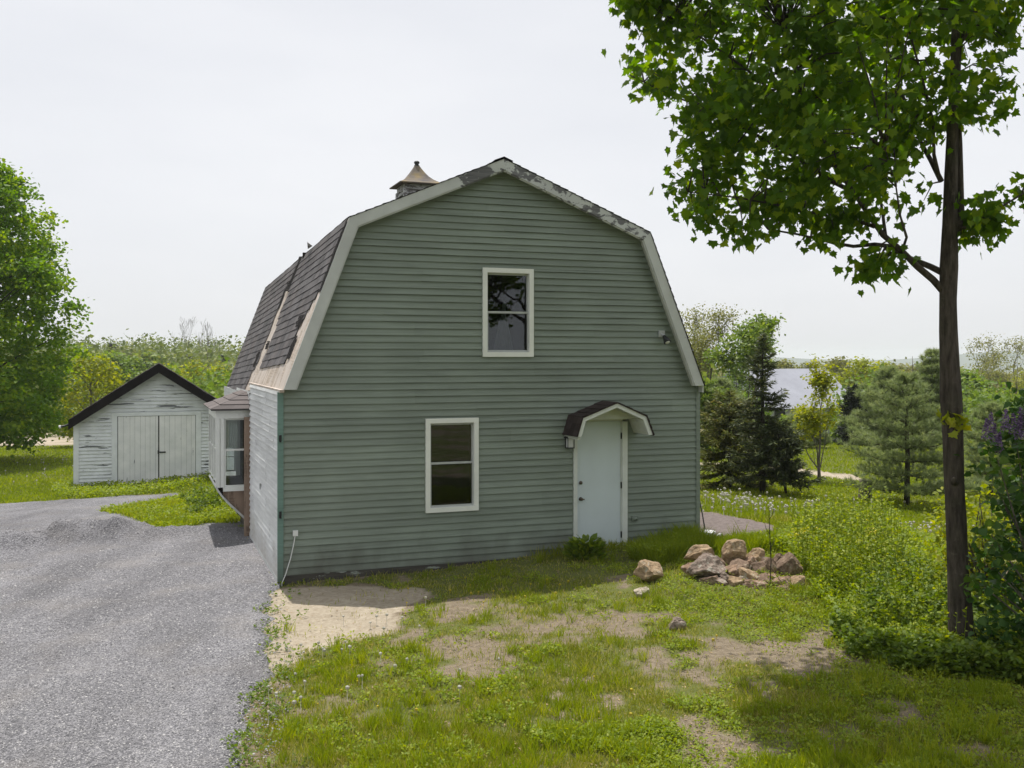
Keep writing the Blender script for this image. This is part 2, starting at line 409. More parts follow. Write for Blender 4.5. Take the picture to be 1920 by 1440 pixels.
m = N('crushed_gravel')
vo = m.n('ShaderNodeTexVoronoi'); vo.inputs['Scale'].default_value = 70; m.l(m.tc.outputs['Object'], vo.inputs['Vector'])
vs2 = m.n('ShaderNodeSeparateColor'); m.l(vo.outputs['Color'], vs2.inputs[0])
gcol = m.ramp(vs2.outputs[0], [(0.0, (0.10, 0.10, 0.108)), (0.5, (0.192, 0.190, 0.203)), (1.0, (0.335, 0.33, 0.345))])
big = m.noise(0.7, 6); gcol = m.mix(1.0, gcol, m.ramp(big, [(0.3, 0.84), (0.7, 1.12)]), 'MULTIPLY')
gcol = m.mix(m.ramp(m.noise(1.1, 5), [(0.5, 0.0), (0.75, 0.45)]), gcol, (0.27, 0.25, 0.232))
trk = m.noise(0.55, 5, 0.6, stretch=(2.6, 0.5, 1), dist=0.4)
gcol = m.mix(1.0, gcol, m.ramp(trk, [(0.35, 0.80), (0.5, 1.0), (0.68, 1.14)]), 'MULTIPLY')
m.col(gcol); m.rough(0.9, 0.2)
m.bump(m.math('ADD', m.math('MULTIPLY', vo.outputs['Distance'], -1.0), m.math('MULTIPLY', m.noise(9, 5), 0.8)), 0.9, 0.02)
M_GRAVEL = m.m
gd = np_mesh('gravel_drive', np.stack([x0, y0, zz], -1).reshape(-1, 3), F4, 4, M_GRAVEL, None, None, True)
tag(gd, 'blue grey crushed gravel drive with a low raked ridge', 'gravel', kind='structure')
_is = np.array(ISLAND)

# ------------------------------------------------------------------ shared materials
M_SAGE = mk_siding('sage_vinyl', (0.225, 0.266, 0.226))
M_WHITE_SIDE = mk_siding('white_vinyl', (0.68, 0.69, 0.69), (0.42, 0.40, 0.36))
M_TEAL = mk_siding('faded_teal_trim', (0.17, 0.275, 0.24))
M_TRIM = plain('grey_white_trim', (0.55, 0.565, 0.55), 0.6, 0.12, 5, bump=0.1)
M_RAKE = mk_peel('rake_paint', (0.54, 0.56, 0.545), (0.15, 0.15, 0.155), 0.10, 4)
M_RAKE_PEEL = mk_peel('rake_paint_flaking', (0.55, 0.57, 0.56), (0.16, 0.16, 0.17), 0.55, 4.5, stretch=(1, 1, 1.6))
M_RAKE_APEX = mk_peel('rake_paint_worn_apex', (0.54, 0.56, 0.545), (0.15, 0.15, 0.155), 0.52, 3.2, grad=(0, 3.0, 0.55))
M_SOFFIT = plain('soffit_paint', (0.52, 0.54, 0.48), 0.7, 0.12, 4)
M_WINTRIM = plain('window_vinyl', (0.76, 0.78, 0.74), 0.45, 0.06, 4)
M_SASH = plain('sash_grey', (0.42, 0.44, 0.435), 0.5, 0.1, 6)
M_SHINGLE = None
def mk_shingle(name, c, moss=0.0):
    m = N(name); r = m.attr('rnd'); g = m.noise(160, 2); h = m.noise(1.2, 5)
    base = m.ramp(r, [(0, tuple(x*0.72 for x in c)), (0.5, c), (1, tuple(x*1.32 for x in c))])
    base = m.mix(1.0, base, m.ramp(g, [(0.3, 0.75), (0.7, 1.2)]), 'MULTIPLY')
    base = m.mix(m.ramp(h, [(0.45, 0.0), (0.7, 0.45)]), base, (c[0]*1.5, c[1]*1.35, c[2]*1.25))
    m.col(base); m.rough(0.92, 0.15); m.bump(g, 0.4, 0.004); return m.m
M_SHINGLE = mk_shingle('asphalt_shingle_brown', (0.105, 0.101, 0.104))
M_SHINGLE_D = mk_shingle('asphalt_shingle_dark', (0.040, 0.036, 0.034))
M_BLACKROOF = mk_shingle('black_roof_edge', (0.016, 0.014, 0.014))
M_SHEATH = mk_peel('weathered_sheathing', (0.52, 0.46, 0.41), (0.40, 0.335, 0.275), 0.50, 3, stretch=(1, 1, 0.3))
M_SILL = mk_peel('weathered_sill', (0.30, 0.33, 0.30), (0.075, 0.068, 0.06), 0.72, 3.5, stretch=(0.7, 1, 3))
M_BROWNWOOD = mk_peel('raw_brown_wood', (0.30, 0.22, 0.165), (0.21, 0.15, 0.11), 0.5, 4, stretch=(2, 2, 0.3))
M_DARKWOOD = plain('dark_inside_wood', (0.022, 0.018, 0.015), 0.9, 0.3, 6, bump=0.2)  # near-black: the unlit room's darkness is put into the wood colour
M_DOOR = plain('steel_door_paint', (0.60, 0.675, 0.715), 0.38, 0.06, 1.4, spec=0.4)
M_DOORTRIM = plain('door_trim_paint', (0.66, 0.69, 0.66), 0.55, 0.08, 4)
M_METAL = plain('dull_brass', (0.12, 0.10, 0.08), 0.35, 0.2, 20, metal=0.8)
M_BLACK = plain('black_metal', (0.02, 0.022, 0.022), 0.45, 0.2, 10)
M_PLASTIC = plain('white_plastic', (0.72, 0.73, 0.73), 0.4, 0.04, 10)
M_CUPOLA_ROOF = None
m = N('tarnished_copper_roof'); f1 = m.noise(3.5, 6)
m.col(m.ramp(f1, [(0.3, (0.10, 0.095, 0.10)), (0.5, (0.17, 0.145, 0.115)), (0.68, (0.25, 0.19, 0.09))])); m.rough(0.85, 0.2)
M_CUPOLA_ROOF = m.m
M_CUPOLA = mk_peel('cupola_paint', (0.45, 0.46, 0.46), (0.17, 0.16, 0.16), 0.5, 7, stretch=(1, 1, 3))
def mk_glass(name, tint=(0.9, 0.95, 0.95)):
    m = N(name); m.t.nodes.remove(m.b)
    gl = m.n('ShaderNodeBsdfGlossy'); gl.inputs['Roughness'].default_value = 0.02; gl.inputs[0].default_value = (0.9, 0.95, 1.0, 1)
    tr = m.n('ShaderNodeBsdfTransparent'); tr.inputs[0].default_value = (*tint, 1)
    fr = m.n('ShaderNodeFresnel'); fr.inputs[0].default_value = 1.5
    bp = m.n('ShaderNodeBump'); bp.inputs['Strength'].default_value = 0.04; bp.inputs['Distance'].default_value = 0.02
    m.l(m.noise(2.0, 2), bp.inputs['Height']); m.l(bp.outputs[0], gl.inputs['Normal'])
    mxs = m.n('ShaderNodeMixShader'); m.l(m.math('ADD', m.math('MULTIPLY', fr.outputs[0], 1.3), 0.02), mxs.inputs[0])
    m.l(tr.outputs[0], mxs.inputs[1]); m.l(gl.outputs[0], mxs.inputs[2]); m.l(mxs.outputs[0], m.out.inputs[0]); return m.m
M_GLASS = mk_glass('window_glass', (0.75, 0.8, 0.8))
M_CURTAIN = plain('dusty_cloth', (0.11, 0.12, 0.13), 0.9, 0.2, 5, stretch=(8, 1, 0.5))

# ------------------------------------------------------------------ THE BARN (local axes: x along the gable front, y back, z up)
barn = empty('barn', (BX, BY, 0), BA)
tag(barn, 'sage green gambrel roofed barn with a white side wall and a hooded door', 'barn')
BL = 10.15                                     # length
SAG = 0.034                                    # the roof drops towards the back
RO = [(.016, 2.82), (.951, 5.305), (3.335, 6.32), (5.852, 5.30), (6.855, 2.81)]   # roof outline seen on the gable
def xl(z): return 0.03 if z <= 2.82 else (0.03+(z-2.82)*.935/2.485 if z <= 5.27 else .951+(z-5.27)*2.384/1.015)
def xr_(z): return 6.84 if z <= 2.82 else (6.84-(z-2.82)*1.003/2.49 if z <= 5.27 else 5.84-(z-5.27)*2.517/1.02)
W_UP = (3.041, 3.879, 3.288, 4.659); W_LO = (2.134, 2.972, .937, 2.356); DOOR = (4.565, 5.52, 0.17, 2.30)

def lap_rows(mb, P, fl, fr, z0, z1, holes, dh=0.1016, lip=0.023, seg=0.46, wav=0.0022):
    """courses of lap siding; P(x, off, z) maps to space, off = outwards"""
    z = z0; k = 0
    while z < z1-1e-4:
        zt = min(z+dh, z1)
        cuts = sorted({z, zt}|{c for h in holes for c in (h[2], h[3]) if z < c < zt})
        if k % 2 == 0: seams = [random.uniform(0, 3.7)+3.7*q_ for q_ in range(4)]; tones = [random.random() for _ in range(6)]
        for a, b in zip(cuts[:-1], cuts[1:]):
            mid = (a+b)/2
            segs = [(fl(mid), fr(mid))]
            for h in holes:
                if h[2] < mid < h[3]:
                    ns = []
                    for s0, s1 in segs:
                        if h[1] <= s0 or h[0] >= s1: ns.append((s0, s1)); continue
                        if h[0] > s0: ns.append((s0, h[0]))
                        if h[1] < s1: ns.append((h[1], s1))
                    segs = ns
            for s0, s1 in segs:
                if s1-s0 < 0.01: continue
                atl = abs(s0-fl(mid)) < 1e-6; atr = abs(s1-fr(mid)) < 1e-6
                n = max(1, int((s1-s0)/seg)); 
                o = lambda zz_: lip-(lip-0.002)*(zz_-z)/dh
                pts = []
                for i in range(n+1):
                    f = i/n
                    xb = (fl(a) if atl else s0)*(1-f)+(fr(a) if atr else s1)*f
                    xt = (fl(b) if atl else s0)*(1-f)+(fr(b) if atr else s1)*f
                    j = random.uniform(-wav, wav)
                    pts.append((xb, xt, j))
                for i in range(n):
                    (xb0, xt0, j0), (xb1, xt1, j1) = pts[i], pts[i+1]; pc = sum(xb0+.1 > q_ for q_ in seams); r = tones[pc]; j0 += (pc % 2)*.0025; j1 += (pc % 2)*.0025
                    mb.quad(P(xb0, o(a)+j0, a+j0), P(xb1, o(a)+j1, a+j1), P(xt1, o(b), b), P(xt0, o(b), b), r)
                    if a == z: mb.quad(P(xb0, 0, a+j0), P(xb1, 0, a+j1), P(xb1, o(a)+j1, a+j1), P(xb0, o(a)+j0, a+j0), r)
        z += dh; k += 1

mb = MB(); Pf = lambda x, o, z: (x, -o, z)
lap_rows(mb, Pf, xl, xr_, 0.155, 6.20, [W_UP, W_LO, DOOR])
mb.build('front_wall', M_SAGE, barn)
# right and back walls
mb = MB(); lap_rows(mb, lambda x, o, z: (6.84+o, x, z), lambda z: 0.0, lambda z: BL-.02, 0.25, 2.72, [])
mb.build('side_wall', M_SAGE, barn)['label'] = 'sage green side wall away from the drive'
mb = MB(); lap_rows(mb, lambda x, o, z: (x, BL+o, z-SAG*BL), xl, xr_, 0.05, 6.15, [])
mb.build('back_wall', M_SAGE, barn)
# sills / foundation
mb = MB()
mb.box((0.0, -0.022, 0.015), (4.55, 0.05, 0.15)); mb.box((5.53, -0.022, 0.12), (6.84, 0.05, 0.25))
mb.build('sill_board', M_SILL, barn)
mb = MB(); mb.box((0.03, 0.03, -0.5), (6.80, BL, 0.02)); mb.box((6.70, 0.0, -0.3), (6.84, BL, 0.24))
mb.build('foundation', plain('dark_foundation', (0.07, 0.065, 0.06), 0.95, 0.3, 8, bump=0.4), barn)
# corner boards
mb = MB(); mb.box((6.80, -0.03, 0.2), (6.872, 0.05, 2.80)); mb.build('corner_board', M_SAGE, barn)
mb = MB(); mb.box((-0.048, -0.035, 0.07), (0.032, 0.03, 2.78)); cb = mb.build('corner_board', M_TEAL, barn); cb['label'] = 'faded teal edge board'
for hz_ in (2.12, 1.03):
    mb = MB(); mb.box((-0.03, -0.052, hz_-.045), (-0.002, -0.037, hz_+.045)); mb.tube([(-0.008, -0.052, hz_-.05), (-0.008, -0.052, hz_+.05)], .011, 8)
    mb.build('hinge', M_BLACK, cb)

# white left side: big clad swing door panel, brown jamb post, bay window, rear wall
mb = MB(); Ps = lambda x, o, z: (-0.02-o, x, z)
lap_rows(mb, Ps, lambda z: 0.03, lambda z: 4.0, 0.10, 2.79, [], dh=0.1016, lip=0.024)
sw = mb.build('clad_panel', M_WHITE_SIDE, barn); sw['label'] = 'white clad side panel facing the drive'
mb = MB(); mb.box((-0.06, 2.2, 1.12), (-0.033, 2.22, 1.22)); mb.build('handle', M_SASH, sw)
mb = MB(); mb.box((-0.045, 0.03, 0.03), (-0.015, 4.0, 0.10)); mb.build('base_trim', M_TRIM, sw)
mb = MB(); lap_rows(mb, Ps, lambda z: 6.75, lambda z: BL, -0.25, 2.6, [], lip=.011)
lap_rows(mb, Ps, lambda z: 4.15, lambda z: 6.75, 2.3, 2.66, [], lip=.011)
mb.build('side_wall', M_WHITE_SIDE, barn)['label'] = 'white side wall behind the bay window'
mb = MB(); mb.box((-0.130, 4.02, 0.0), (0.0, 4.10, 2.20)); mb.box((-0.05, 4.0, -.05), (0.0, 4.02, 2.2)); pj = mb.build('jamb_post', M_BROWNWOOD, barn)
mb = MB(); mb.box((-0.015, 4.1, -0.1), (0.03, 6.8, 0.22)); mb.build('sill_board', M_SILL, barn)

# roof deck + soffit + shingles
def RZ(p, t): return p[1]-SAG*max(t, 0)
TF, TB = -0.17, BL+0.15
def off_outline(d):
    """outline moved inwards by d"""
    out = []
    n = len(RO)
    for i in range(n):
        p = np.array(RO[i]); ds = []
        if i > 0: a = np.array(RO[i-1]); q = p-a; ds.append(np.array([q[1], -q[0]])/np.linalg.norm(q))
        if i < n-1: b = np.array(RO[i+1]); q = b-p; ds.append(np.array([q[1], -q[0]])/np.linalg.norm(q))
        if len(ds) == 2:
            m_ = ds[0]+ds[1]; m_ = m_/np.linalg.norm(m_); out.append(p+m_*d/m_.dot(ds[0]))
        else:   # eave ends are cut level
            q = (np.array(RO[1])-p if i == 0 else p-np.array(RO[n-2])); nrm = ds[0]
            t = nrm*d; k = -t[1]/(q[1] if abs(q[1]) > 1e-6 else 1); out.append(p+t+q*k)
    return [tuple(o) for o in out]
IN1 = off_outline(0.07)
mb = MB()
for i in range(4):
    a, b = RO[i], RO[i+1]; c, d = IN1[i+1], IN1[i]
    f0, f1 = TF+.02, TB
    vs_ = [(p[0], t, RZ(p, t)) for t in (f0, f1) for p in (a, b, c, d)]
    mb.add(vs_, [(0, 1, 2, 3), (7, 6, 5, 4), (0, 4, 5, 1), (1, 5, 6, 2), (2, 6, 7, 3), (3, 7, 4, 0)])
deck = mb.build('roof_deck', M_SHEATH, barn); deck['label'] = 'bare weathered roof boards'
mb = MB(); IN2 = off_outline(0.13)
for i in range(4):
    a, b = IN1[i], IN1[i+1]; c, d = IN2[i+1], IN2[i]
    vs_ = [(p[0], t, p[1]-0.002) for t in (TF+.034, -0.004) for p in (a, b, c, d)]
    mb.add(vs_, [(0, 1, 2, 3), (7, 6, 5, 4), (0, 4, 5, 1), (1, 5, 6, 2), (2, 6, 7, 3), (3, 7, 4, 0)])
mb.build('soffit', M_SOFFIT, barn)
# rake boards, one per slope
IN3 = off_outline(0.155)
for i, mt in enumerate((M_RAKE, M_RAKE_APEX, M_RAKE_PEEL, M_RAKE)):
    mb = MB(); a, b = RO[i], RO[i+1]; c, d = IN3[i+1], IN3[i]
    mb.prism([a, b, c, d], 'y', TF-.012, TF+.02)
    # inner return strip, set back
    a2, b2 = IN3[i], IN3[i+1]; e_ = off_outline(0.175); c2, d2 = e_[i+1], e_[i]
    mb.prism([a2, b2, c2, d2], 'y', TF+.004, TF+.018)
    o = recalc(mb.build('rake_board', mt, barn))
    if i == 2: o['label'] = 'rake board with white paint flaking off grey wood'
    if i == 1: o['label'] = 'rake board worn bare close to the peak'
# eave board under left front section (bright bare board)
mb = MB(); mb.box((-0.03, -0.15, 2.775), (0.03, 4.3, 2.818)); mb.build('eave_board', M_SHEATH, barn)
mb = MB(); mb.box((6.84, -0.15, 2.70), (6.868, BL, 2.80)); mb.build('eave_board', M_RAKE, barn)

def shingle_slope(mb, A0, B0, tranges, tab=0.32, exp=0.14, thick=0.012, lift=0.004, q0=0.0):
    """A0 = eave (x,z), B0 = top (x,z); tranges(q) -> list of (t0,t1) covered at fraction q"""
    A0 = np.array(A0); B0 = np.array(B0); Ls = np.linalg.norm(B0-A0); d = (B0-A0)/Ls
    nrm = np.array([-d[1], d[0]]) if (B0[0] > A0[0]) else np.array([d[1], -d[0]])
    n = int(round(Ls/exp)); ex = Ls/n
    for k in range(n):
        q = (k+.5)/n
        if q < q0: continue
        for t0, t1 in tranges(q):
            t = t0; off = random.uniform(0, tab)
            first = True
            while t < t1-1e-3:
                tn = min(t1, t+(off if first and off > .05 else tab)); first = False
                r = random.random(); h = thick*random.uniform(.8, 1.35); dz = random.uniform(-.005, .005)
                lo = A0+d*(k*ex+dz); hi = A0+d*((k+1.15)*ex)
                if k == n-1: hi = B0
                pl = lo+nrm*(h+lift); ph = hi+nrm*(lift+.002); pb = lo+nrm*(-0.001)
                tt0, tt1 = t+.002, tn-.002
                def Z(p, t_): return (p[0], t_, p[1]-SAG*max(t_, 0))
                mb.quad(Z(pl, tt0), Z(pl, tt1), Z(ph, tt1), Z(ph, tt0), r)
                mb.quad(Z(pb, tt0), Z(pb, tt1), Z(pl, tt1), Z(pl, tt0), r*.3)
                mb.quad(Z(pb, tt0), Z(pl, tt0), Z(ph, tt0), Z(ph, tt0), r*.3) if False else None
                t = tn
def front_edge(q):
    if q > .56: return -.10
    return float(np.interp(q, [0.16, .22, .30, .36, .40, .44, .50, .56], [.95, .55, .62, .78, .72, .50, .30, .05]))
def left_low(q):
    out = []
    if q > .165: out.append((front_edge(q), 4.30+(random.uniform(-.12, .1) if q < .8 else 0.02)-(0.55 if .25 < q < .5 else 0)*0.4))
    if q > .80: out.append((4.36, 5.3))
    out.append((5.18 if q > .80 else 5.0+random.uniform(-.08, .08)+(.45 if q < .18 else 0), TB))
    return out
mb = MB(); shingle_slope(mb, RO[0], RO[1], left_low)
# dark gap between the courses high up on the slope
mb.build('roof_shingles', M_SHINGLE, barn)['label'] = 'brown grey shingles, torn away along the drive side'
mb = MB(); shingle_slope(mb, RO[1], RO[2], lambda q: [(TF-.03, TB)]); shingle_slope(mb, RO[3], RO[2], lambda q: [(TF-.03, TB)])
shingle_slope(mb, RO[4], RO[3], lambda q: [(TF-.03, TB)])
mb.build('roof_shingles', M_SHINGLE_D, barn)
# tarpaper flaps and lifted edges at the tears
mb = MB(); A0 = np.array(RO[0]); d = np.array(RO[1])-A0
def PS(q, t, o=0.0):
    nrm = np.array([-.936, .352]); p = A0+d*q+nrm*o; return (p[0], t, p[1]-SAG*max(t, 0))
for q0_, q1_, t0_, t1_, o_ in ((.80, 1.0, 4.26, 4.40, .05), (.74, .82, 4.30, 4.62, .06), (.38, .45, .55, .95, .045), (.62, .80, 4.86, 5.0, .03),
                               (.18, .30, 5.2, 5.42, .04), (.18, .32, .45, .65, .03), (.56, .99, -.16, -.04, .02), (.30, .36, 4.15, 4.36, .04)):
    n = 6; mb = MB()
    for i in range(n):
        a, b = q0_+(q1_-q0_)*i/n, q0_+(q1_-q0_)*(i+1)/n; j = random.uniform(.6, 1.2)
        mb.quad(PS(a, t0_, .014), PS(b, t0_+random.uniform(-.02, .02), .014), PS(b, t1_, o_*j), PS(a, t1_+random.uniform(-.03, .03), o_*j))
    mb.build('torn_felt', M_BLACKROOF, barn)
mb = MB(); kx, kz = RO[1]
mb.add([(kx-.02, 3.0, kz-.1+.02), (kx-.05, 3.35, kz-.1), (kx-.13, 2.9, kz-.03), (kx-.12, 2.95, kz-.015)], [(0, 1, 2), (0, 1, 3), (0, 2, 3)])
mb.build('lifted_flashing', M_CUPOLA, barn)
mb = MB()
for i in range(40):       # ridge caps
    t = TF-.02+i*.26
    if t+.28 > TB: break
    for s_ in (-1, 1):
        mb.quad((3.335, t, 6.345-SAG*max(t, 0)+.012), (3.335, t+.28, 6.345-SAG*max(t+.28, 0)), (3.335+s_*.15, t+.28, 6.285-SAG*max(t+.28, 0)), (3.335+s_*.15, t, 6.297-SAG*max(t, 0)), random.random())
mb.build('ridge_cap', M_SHINGLE_D, barn)

# cupola
def SZ(t): return -SAG*t
cx, cy, cb_ = 3.36, 5.08, 5.95
cup = empty('cupola', (cx, cy, 0), 0, barn)
mb = MB(); h = 0.31
mb.box((-h, -h, cb_), (h, h, 6.62)); mb.box((-h-.02, -h-.02, 6.62), (h+.02, h+.02, 6.74))
for a in (-1, 1):
    for b in (-1, 1): mb.box((a*h-.045, b*h-.045, cb_), (a*h+.045, b*h+.045, 6.63))
mb.build('cupola_body', M_CUPOLA, cup)
for k in range(4):
    mb = MB(); ang = k*pi/2
    for j in range(7):
        z = 6.12+j*.07
        p = [(-.24, -h-.035, z), (.24, -h-.035, z), (.24, -h-.005, z+.055), (-.24, -h-.005, z+.055), (-.24, -h-.035, z-.012), (.24, -h-.035, z-.012)]
        R_ = lambda q: (q[0]*cos(ang)-q[1]*sin(ang), q[0]*sin(ang)+q[1]*cos(ang), q[2])
        mb.add([R_(q) for q in p], [(0, 1, 2, 3), (4, 5, 1, 0)])
    mb.build('louvre', M_CUPOLA, cup)
prof = [(.455, 6.735), (.46, 6.755), (.36, 6.80), (.27, 6.86), (.195, 6.93), (.135, 7.01), (.09, 7.08), (.055, 7.14), (.04, 7.17)]
mb = MB(); vs_ = []
for r_, z in prof: vs_ += [(-r_, -r_, z), (r_, -r_, z), (r_, r_, z), (-r_, r_, z)]
fs_ = [(3, 2, 1, 0)]
for i in range(len(prof)-1):
    for k in range(4): a = i*4+k; b = i*4+(k+1) % 4; fs_.append((a, b, b+4, a+4))
mb.add(vs_, fs_); mb.build('cupola_roof', M_CUPOLA_ROOF, cup)
mb = MB(); mb.tube([(0, 0, 7.13), (0, 0, 7.17), (0, 0, 7.19), (0, 0, 7.22), (0, 0, 7.25), (0, 0, 7.265)], [.05, .055, .035, .06, .05, .015], 10)
mb.build('finial', M_BLACK, cup, True)

# windows: outer trim, head and sashes, panes
def window(W, name_lbl, meet):
    x0, x1, z0, z1 = W
    wn = empty('window', ((x0+x1)/2, 0, z0), 0, barn); wn['label'] = name_lbl
    hw = (x1-x0)/2; H = z1-z0; t = .072
    mb = MB()
    mb.box((-hw, -.045, 0), (hw, .02, t)); mb.box((-hw, -.045, H-t), (hw, .02, H)); mb.box((-hw, -.0452, t), (-hw+t, .02, H-t)); mb.box((hw-t, -.0452, t), (hw, .02, H-t))
    mb.build('frame', M_WINTRIM, wn)
    mb = MB(); i = hw-t; s = .032; zm = meet-z0
    for (a, b, y) in ((t, zm+.018, -.006), (zm-.018, H-t, .016)):
        mb.box((-i, y, a), (i, y+.02, a+s)); mb.box((-i, y, b-s), (i, y+.02, b)); mb.box((-i, y+.0005, a+s), (-i+s*.8, y+.0205, b-s)); mb.box((i-s*.8, y+.0005, a+s), (i, y+.0205, b-s))
    mb.build('sash', M_SASH, wn)
    for (a, b, y) in ((t, zm, .004), (zm, H-t, .027)):
        mb = MB(); mb.quad((-i+s*.7, y, a+s*.8), (i-s*.7, y, a+s*.8), (i-s*.7, y, b-s*.8), (-i+s*.7, y, b-s*.8)); mb.build('pane', M_GLASS, wn)
    mb = MB()                                    # reveal
    mb.box((-hw+.01, .02, 0), (-hw+t, .14, H)); mb.box((hw-t, .02, 0), (hw-.01, .14, H)); mb.box((-hw+t, .02, 0), (hw-t, .14, t)); mb.box((-hw+t, .02, H-t), (hw-t, .14, H))
    mb.build('reveal', M_SASH, wn)
    return wn
w1 = window(W_UP, 'upper window in the gable with something pale hanging inside', 3.976)
w2 = window(W_LO, 'lower window left of the door', 1.674)
mb = MB(); 
for k in range(14):     # hanging cloth behind the upper window
    a = -.17+k*.024; y = .20+.02*sin(k*1.3)
    mb.quad((a, y, .09), (a+.024, .20+.02*sin((k+1)*1.3), .09), (a*0.35+.015, .2, .62), (a*0.35, .2, .62))
mb.tube([(0, .19, .58), (0, .19, .70), (0.01, .19, .86)], [.03, .045, .02], 8)
mb.build('hanging_cloth', M_CURTAIN, w1)
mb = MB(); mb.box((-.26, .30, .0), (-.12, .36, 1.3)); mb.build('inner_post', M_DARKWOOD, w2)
# dark room: loft floor and inner partition stop light leaking through
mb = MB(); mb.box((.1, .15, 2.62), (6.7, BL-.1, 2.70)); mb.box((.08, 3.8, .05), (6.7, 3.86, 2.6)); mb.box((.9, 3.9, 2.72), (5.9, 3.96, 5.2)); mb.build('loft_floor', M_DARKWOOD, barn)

mb = MB(); mb.box((4.60, -.10, .135), (5.45, .03, .17)); mb.build('threshold', M_SILL, barn)
# door, trim, hood, lantern
dr = empty('door', (4.64, 0, .19), 0, barn)
mb = MB(); mb.box((0, -.012, 0), (.76, .03, 2.06)); mb.box((0.03, -.016, .03), (.73, -.012, 2.0)) if False else None; mb.build('door_leaf', M_DOOR, dr)
mb = MB(); mb.tube([(.055, -.012, .83), (.055, -.03, .83), (.055, -.05, .83), (.055, -.075, .83)], [.032, .012, .028, .02], 12); mb.tube([(.055, -.06, .83), (.10, -.062, .828)], .010, 8); mb.build('door_knob', M_METAL, dr, True)
mb = MB(); mb.tube([(.055, -.012, 1.09), (.055, -.032, 1.09)], [.03, .026], 12); mb.build('deadbolt', M_METAL, dr, True)
for z in (.22, 1.02, 1.82):
    mb = MB(); mb.tube([(.772, -.02, z-.05), (.772, -.02, z+.05)], .011, 8); mb.build('door_hinge', M_BLACK, dr)
mb = MB()
mb.box((4.565, -.042, .17), (4.628, .04, 2.24)); mb.box((5.425, -.042, .13), (5.515, .04, 2.24)); mb.box((4.628, -.041, 2.255), (5.425, .04, 2.30)); mb.box((4.628, -.02, .15), (5.425, .08, .185))
mb.box((5.405, -.01, .19), (5.425, .035, 2.25), .0)
mb.build('door_trim', M_DOORTRIM, barn)
hood = empty('door_hood', (0, 0, 0), 0, barn)
HO = [(4.40, 2.06), (4.49, 2.345), (5.075, 2.565), (5.585, 2.345), (5.70, 2.055)]
def offp(O, d):
    c = np.array([5.06, 2.0]); out = []
    n = len(O)
    for i in range(n):
        p = np.array(O[i]); ds = []
        if i > 0: q = p-np.array(O[i-1]); ds.append(np.array([q[1], -q[0]])/np.linalg.norm(q))
        if i < n-1: q = np.array(O[i+1])-p; ds.append(np.array([q[1], -q[0]])/np.linalg.norm(q))
        m_ = sum(ds); m_ = m_/np.linalg.norm(m_); o = p+m_*d/m_.dot(ds[0])
        if i in (0, n-1): q = (np.array(O[1])-p if i == 0 else p-np.array(O[n-2])); o = p+ds[0]*d; o = o-q*((o[1]-p[1])/q[1])
        out.append(tuple(o))
    return out
HD = -.55; HI = offp(HO, .062); HI2 = offp(HO, .03)
for i in range(4):
    mb = MB(); mb.prism([HO[i], HO[i+1], HI[i+1], HI[i]], 'y', HD, HD+.025); recalc(mb.build('hood_trim', M_DOORTRIM, hood))
mb = MB()
for i in range(4): mb.prism([HI2[i], HI2[i+1], HI[i+1], HI[i]], 'y', HD+.026, -.016)
mb.add([(HI2[0][0]-.02, HD+.03, 2.05), (HI2[0][0]+.03, HD+.03, 2.05), (HI2[0][0]+.03, -.016, 2.05), (HI2[0][0]-.02, -.016, 2.05), (HI2[0][0]-.02, HD+.03, 2.01), (HI2[0][0]+.03, HD+.03, 2.01), (HI2[0][0]+.03, -.016, 2.01), (HI2[0][0]-.02, -.016, 2.01)], [(0, 1, 2, 3), (4, 7, 6, 5), (0, 4, 5, 1), (1, 5, 6, 2), (2, 6, 7, 3), (3, 7, 4, 0)])
recalc(mb.build('hood_soffit', M_SOFFIT, hood))
mb = MB(); mb.prism([(4.62, 2.30), (HI[1][0]+.06, 2.32), (5.075, 2.50), (HI[3][0]-.04, 2.32), (5.52, 2.30)], 'y', -.30, -.27); recalc(mb.build('hood_gable', M_SOFFIT, hood))
mb = MB(); OUT = offp(HO, -.018)
for i in range(4):
    a, b = np.array(OUT[i]), np.array(OUT[i+1]); a0, b0 = np.array(HO[i]), np.array(HO[i+1])
    rows = 4 if i in (1, 2) else 3; d_ = (b-a)/rows; nn = (a-a0)/np.linalg.norm(a-a0)
    up = i < 2
    for k in range(rows):
        lo_, hi_ = (a+d_*k, a+d_*(k+1)) if up else (b-d_*k, b-d_*(k+1))
        y = HD-.02
        while y < -.012:
            yn = min(-.012, y+random.uniform(.12, .2)); r = random.random()
            p0, p1 = lo_+nn*.010*random.uniform(.6, 1.4), hi_+nn*.0
            mb.add([(p0[0], y+.002, p0[1]), (p0[0], yn-.002, p0[1]), (p1[0], yn-.002, p1[1]), (p1[0], y+.002, p1[1]), (lo_[0]-nn[0]*.02, y+.002, lo_[1]-nn[1]*.02), (lo_[0]-nn[0]*.02, yn-.002, lo_[1]-nn[1]*.02)], [(0, 1, 2, 3), (0, 4, 5, 1)], r); y = yn
    mb.prism([tuple(HO[i]), tuple(HO[i+1]), tuple(b), tuple(a)], 'y', HD-.018, -.013)
mb.build('hood_shingles', mk_shingle('hood_shingle', (0.045, 0.035, 0.032)), hood)
ln = empty('wall_lantern', (4.47, -.06, 1.93), 0, barn)
mb = MB(); mb.box((-.045, .02, -.07), (.045, .045, .09)); mb.box((-.075, -.105, .075), (.075, .03, .088)); mb.prism([(-.075, .088), (.075, .088), (.035, .125), (-.035, .125)], 'y', -.09, .02)
mb.box((-.06, -.09, -.085), (.06, .02, -.072))
for a in (-.058, .05):
    for b in (-.09, .012): mb.box((a, b, -.072), (a+.008, b+.008, .075))
recalc(mb.build('lantern_frame', M_BLACK, ln))
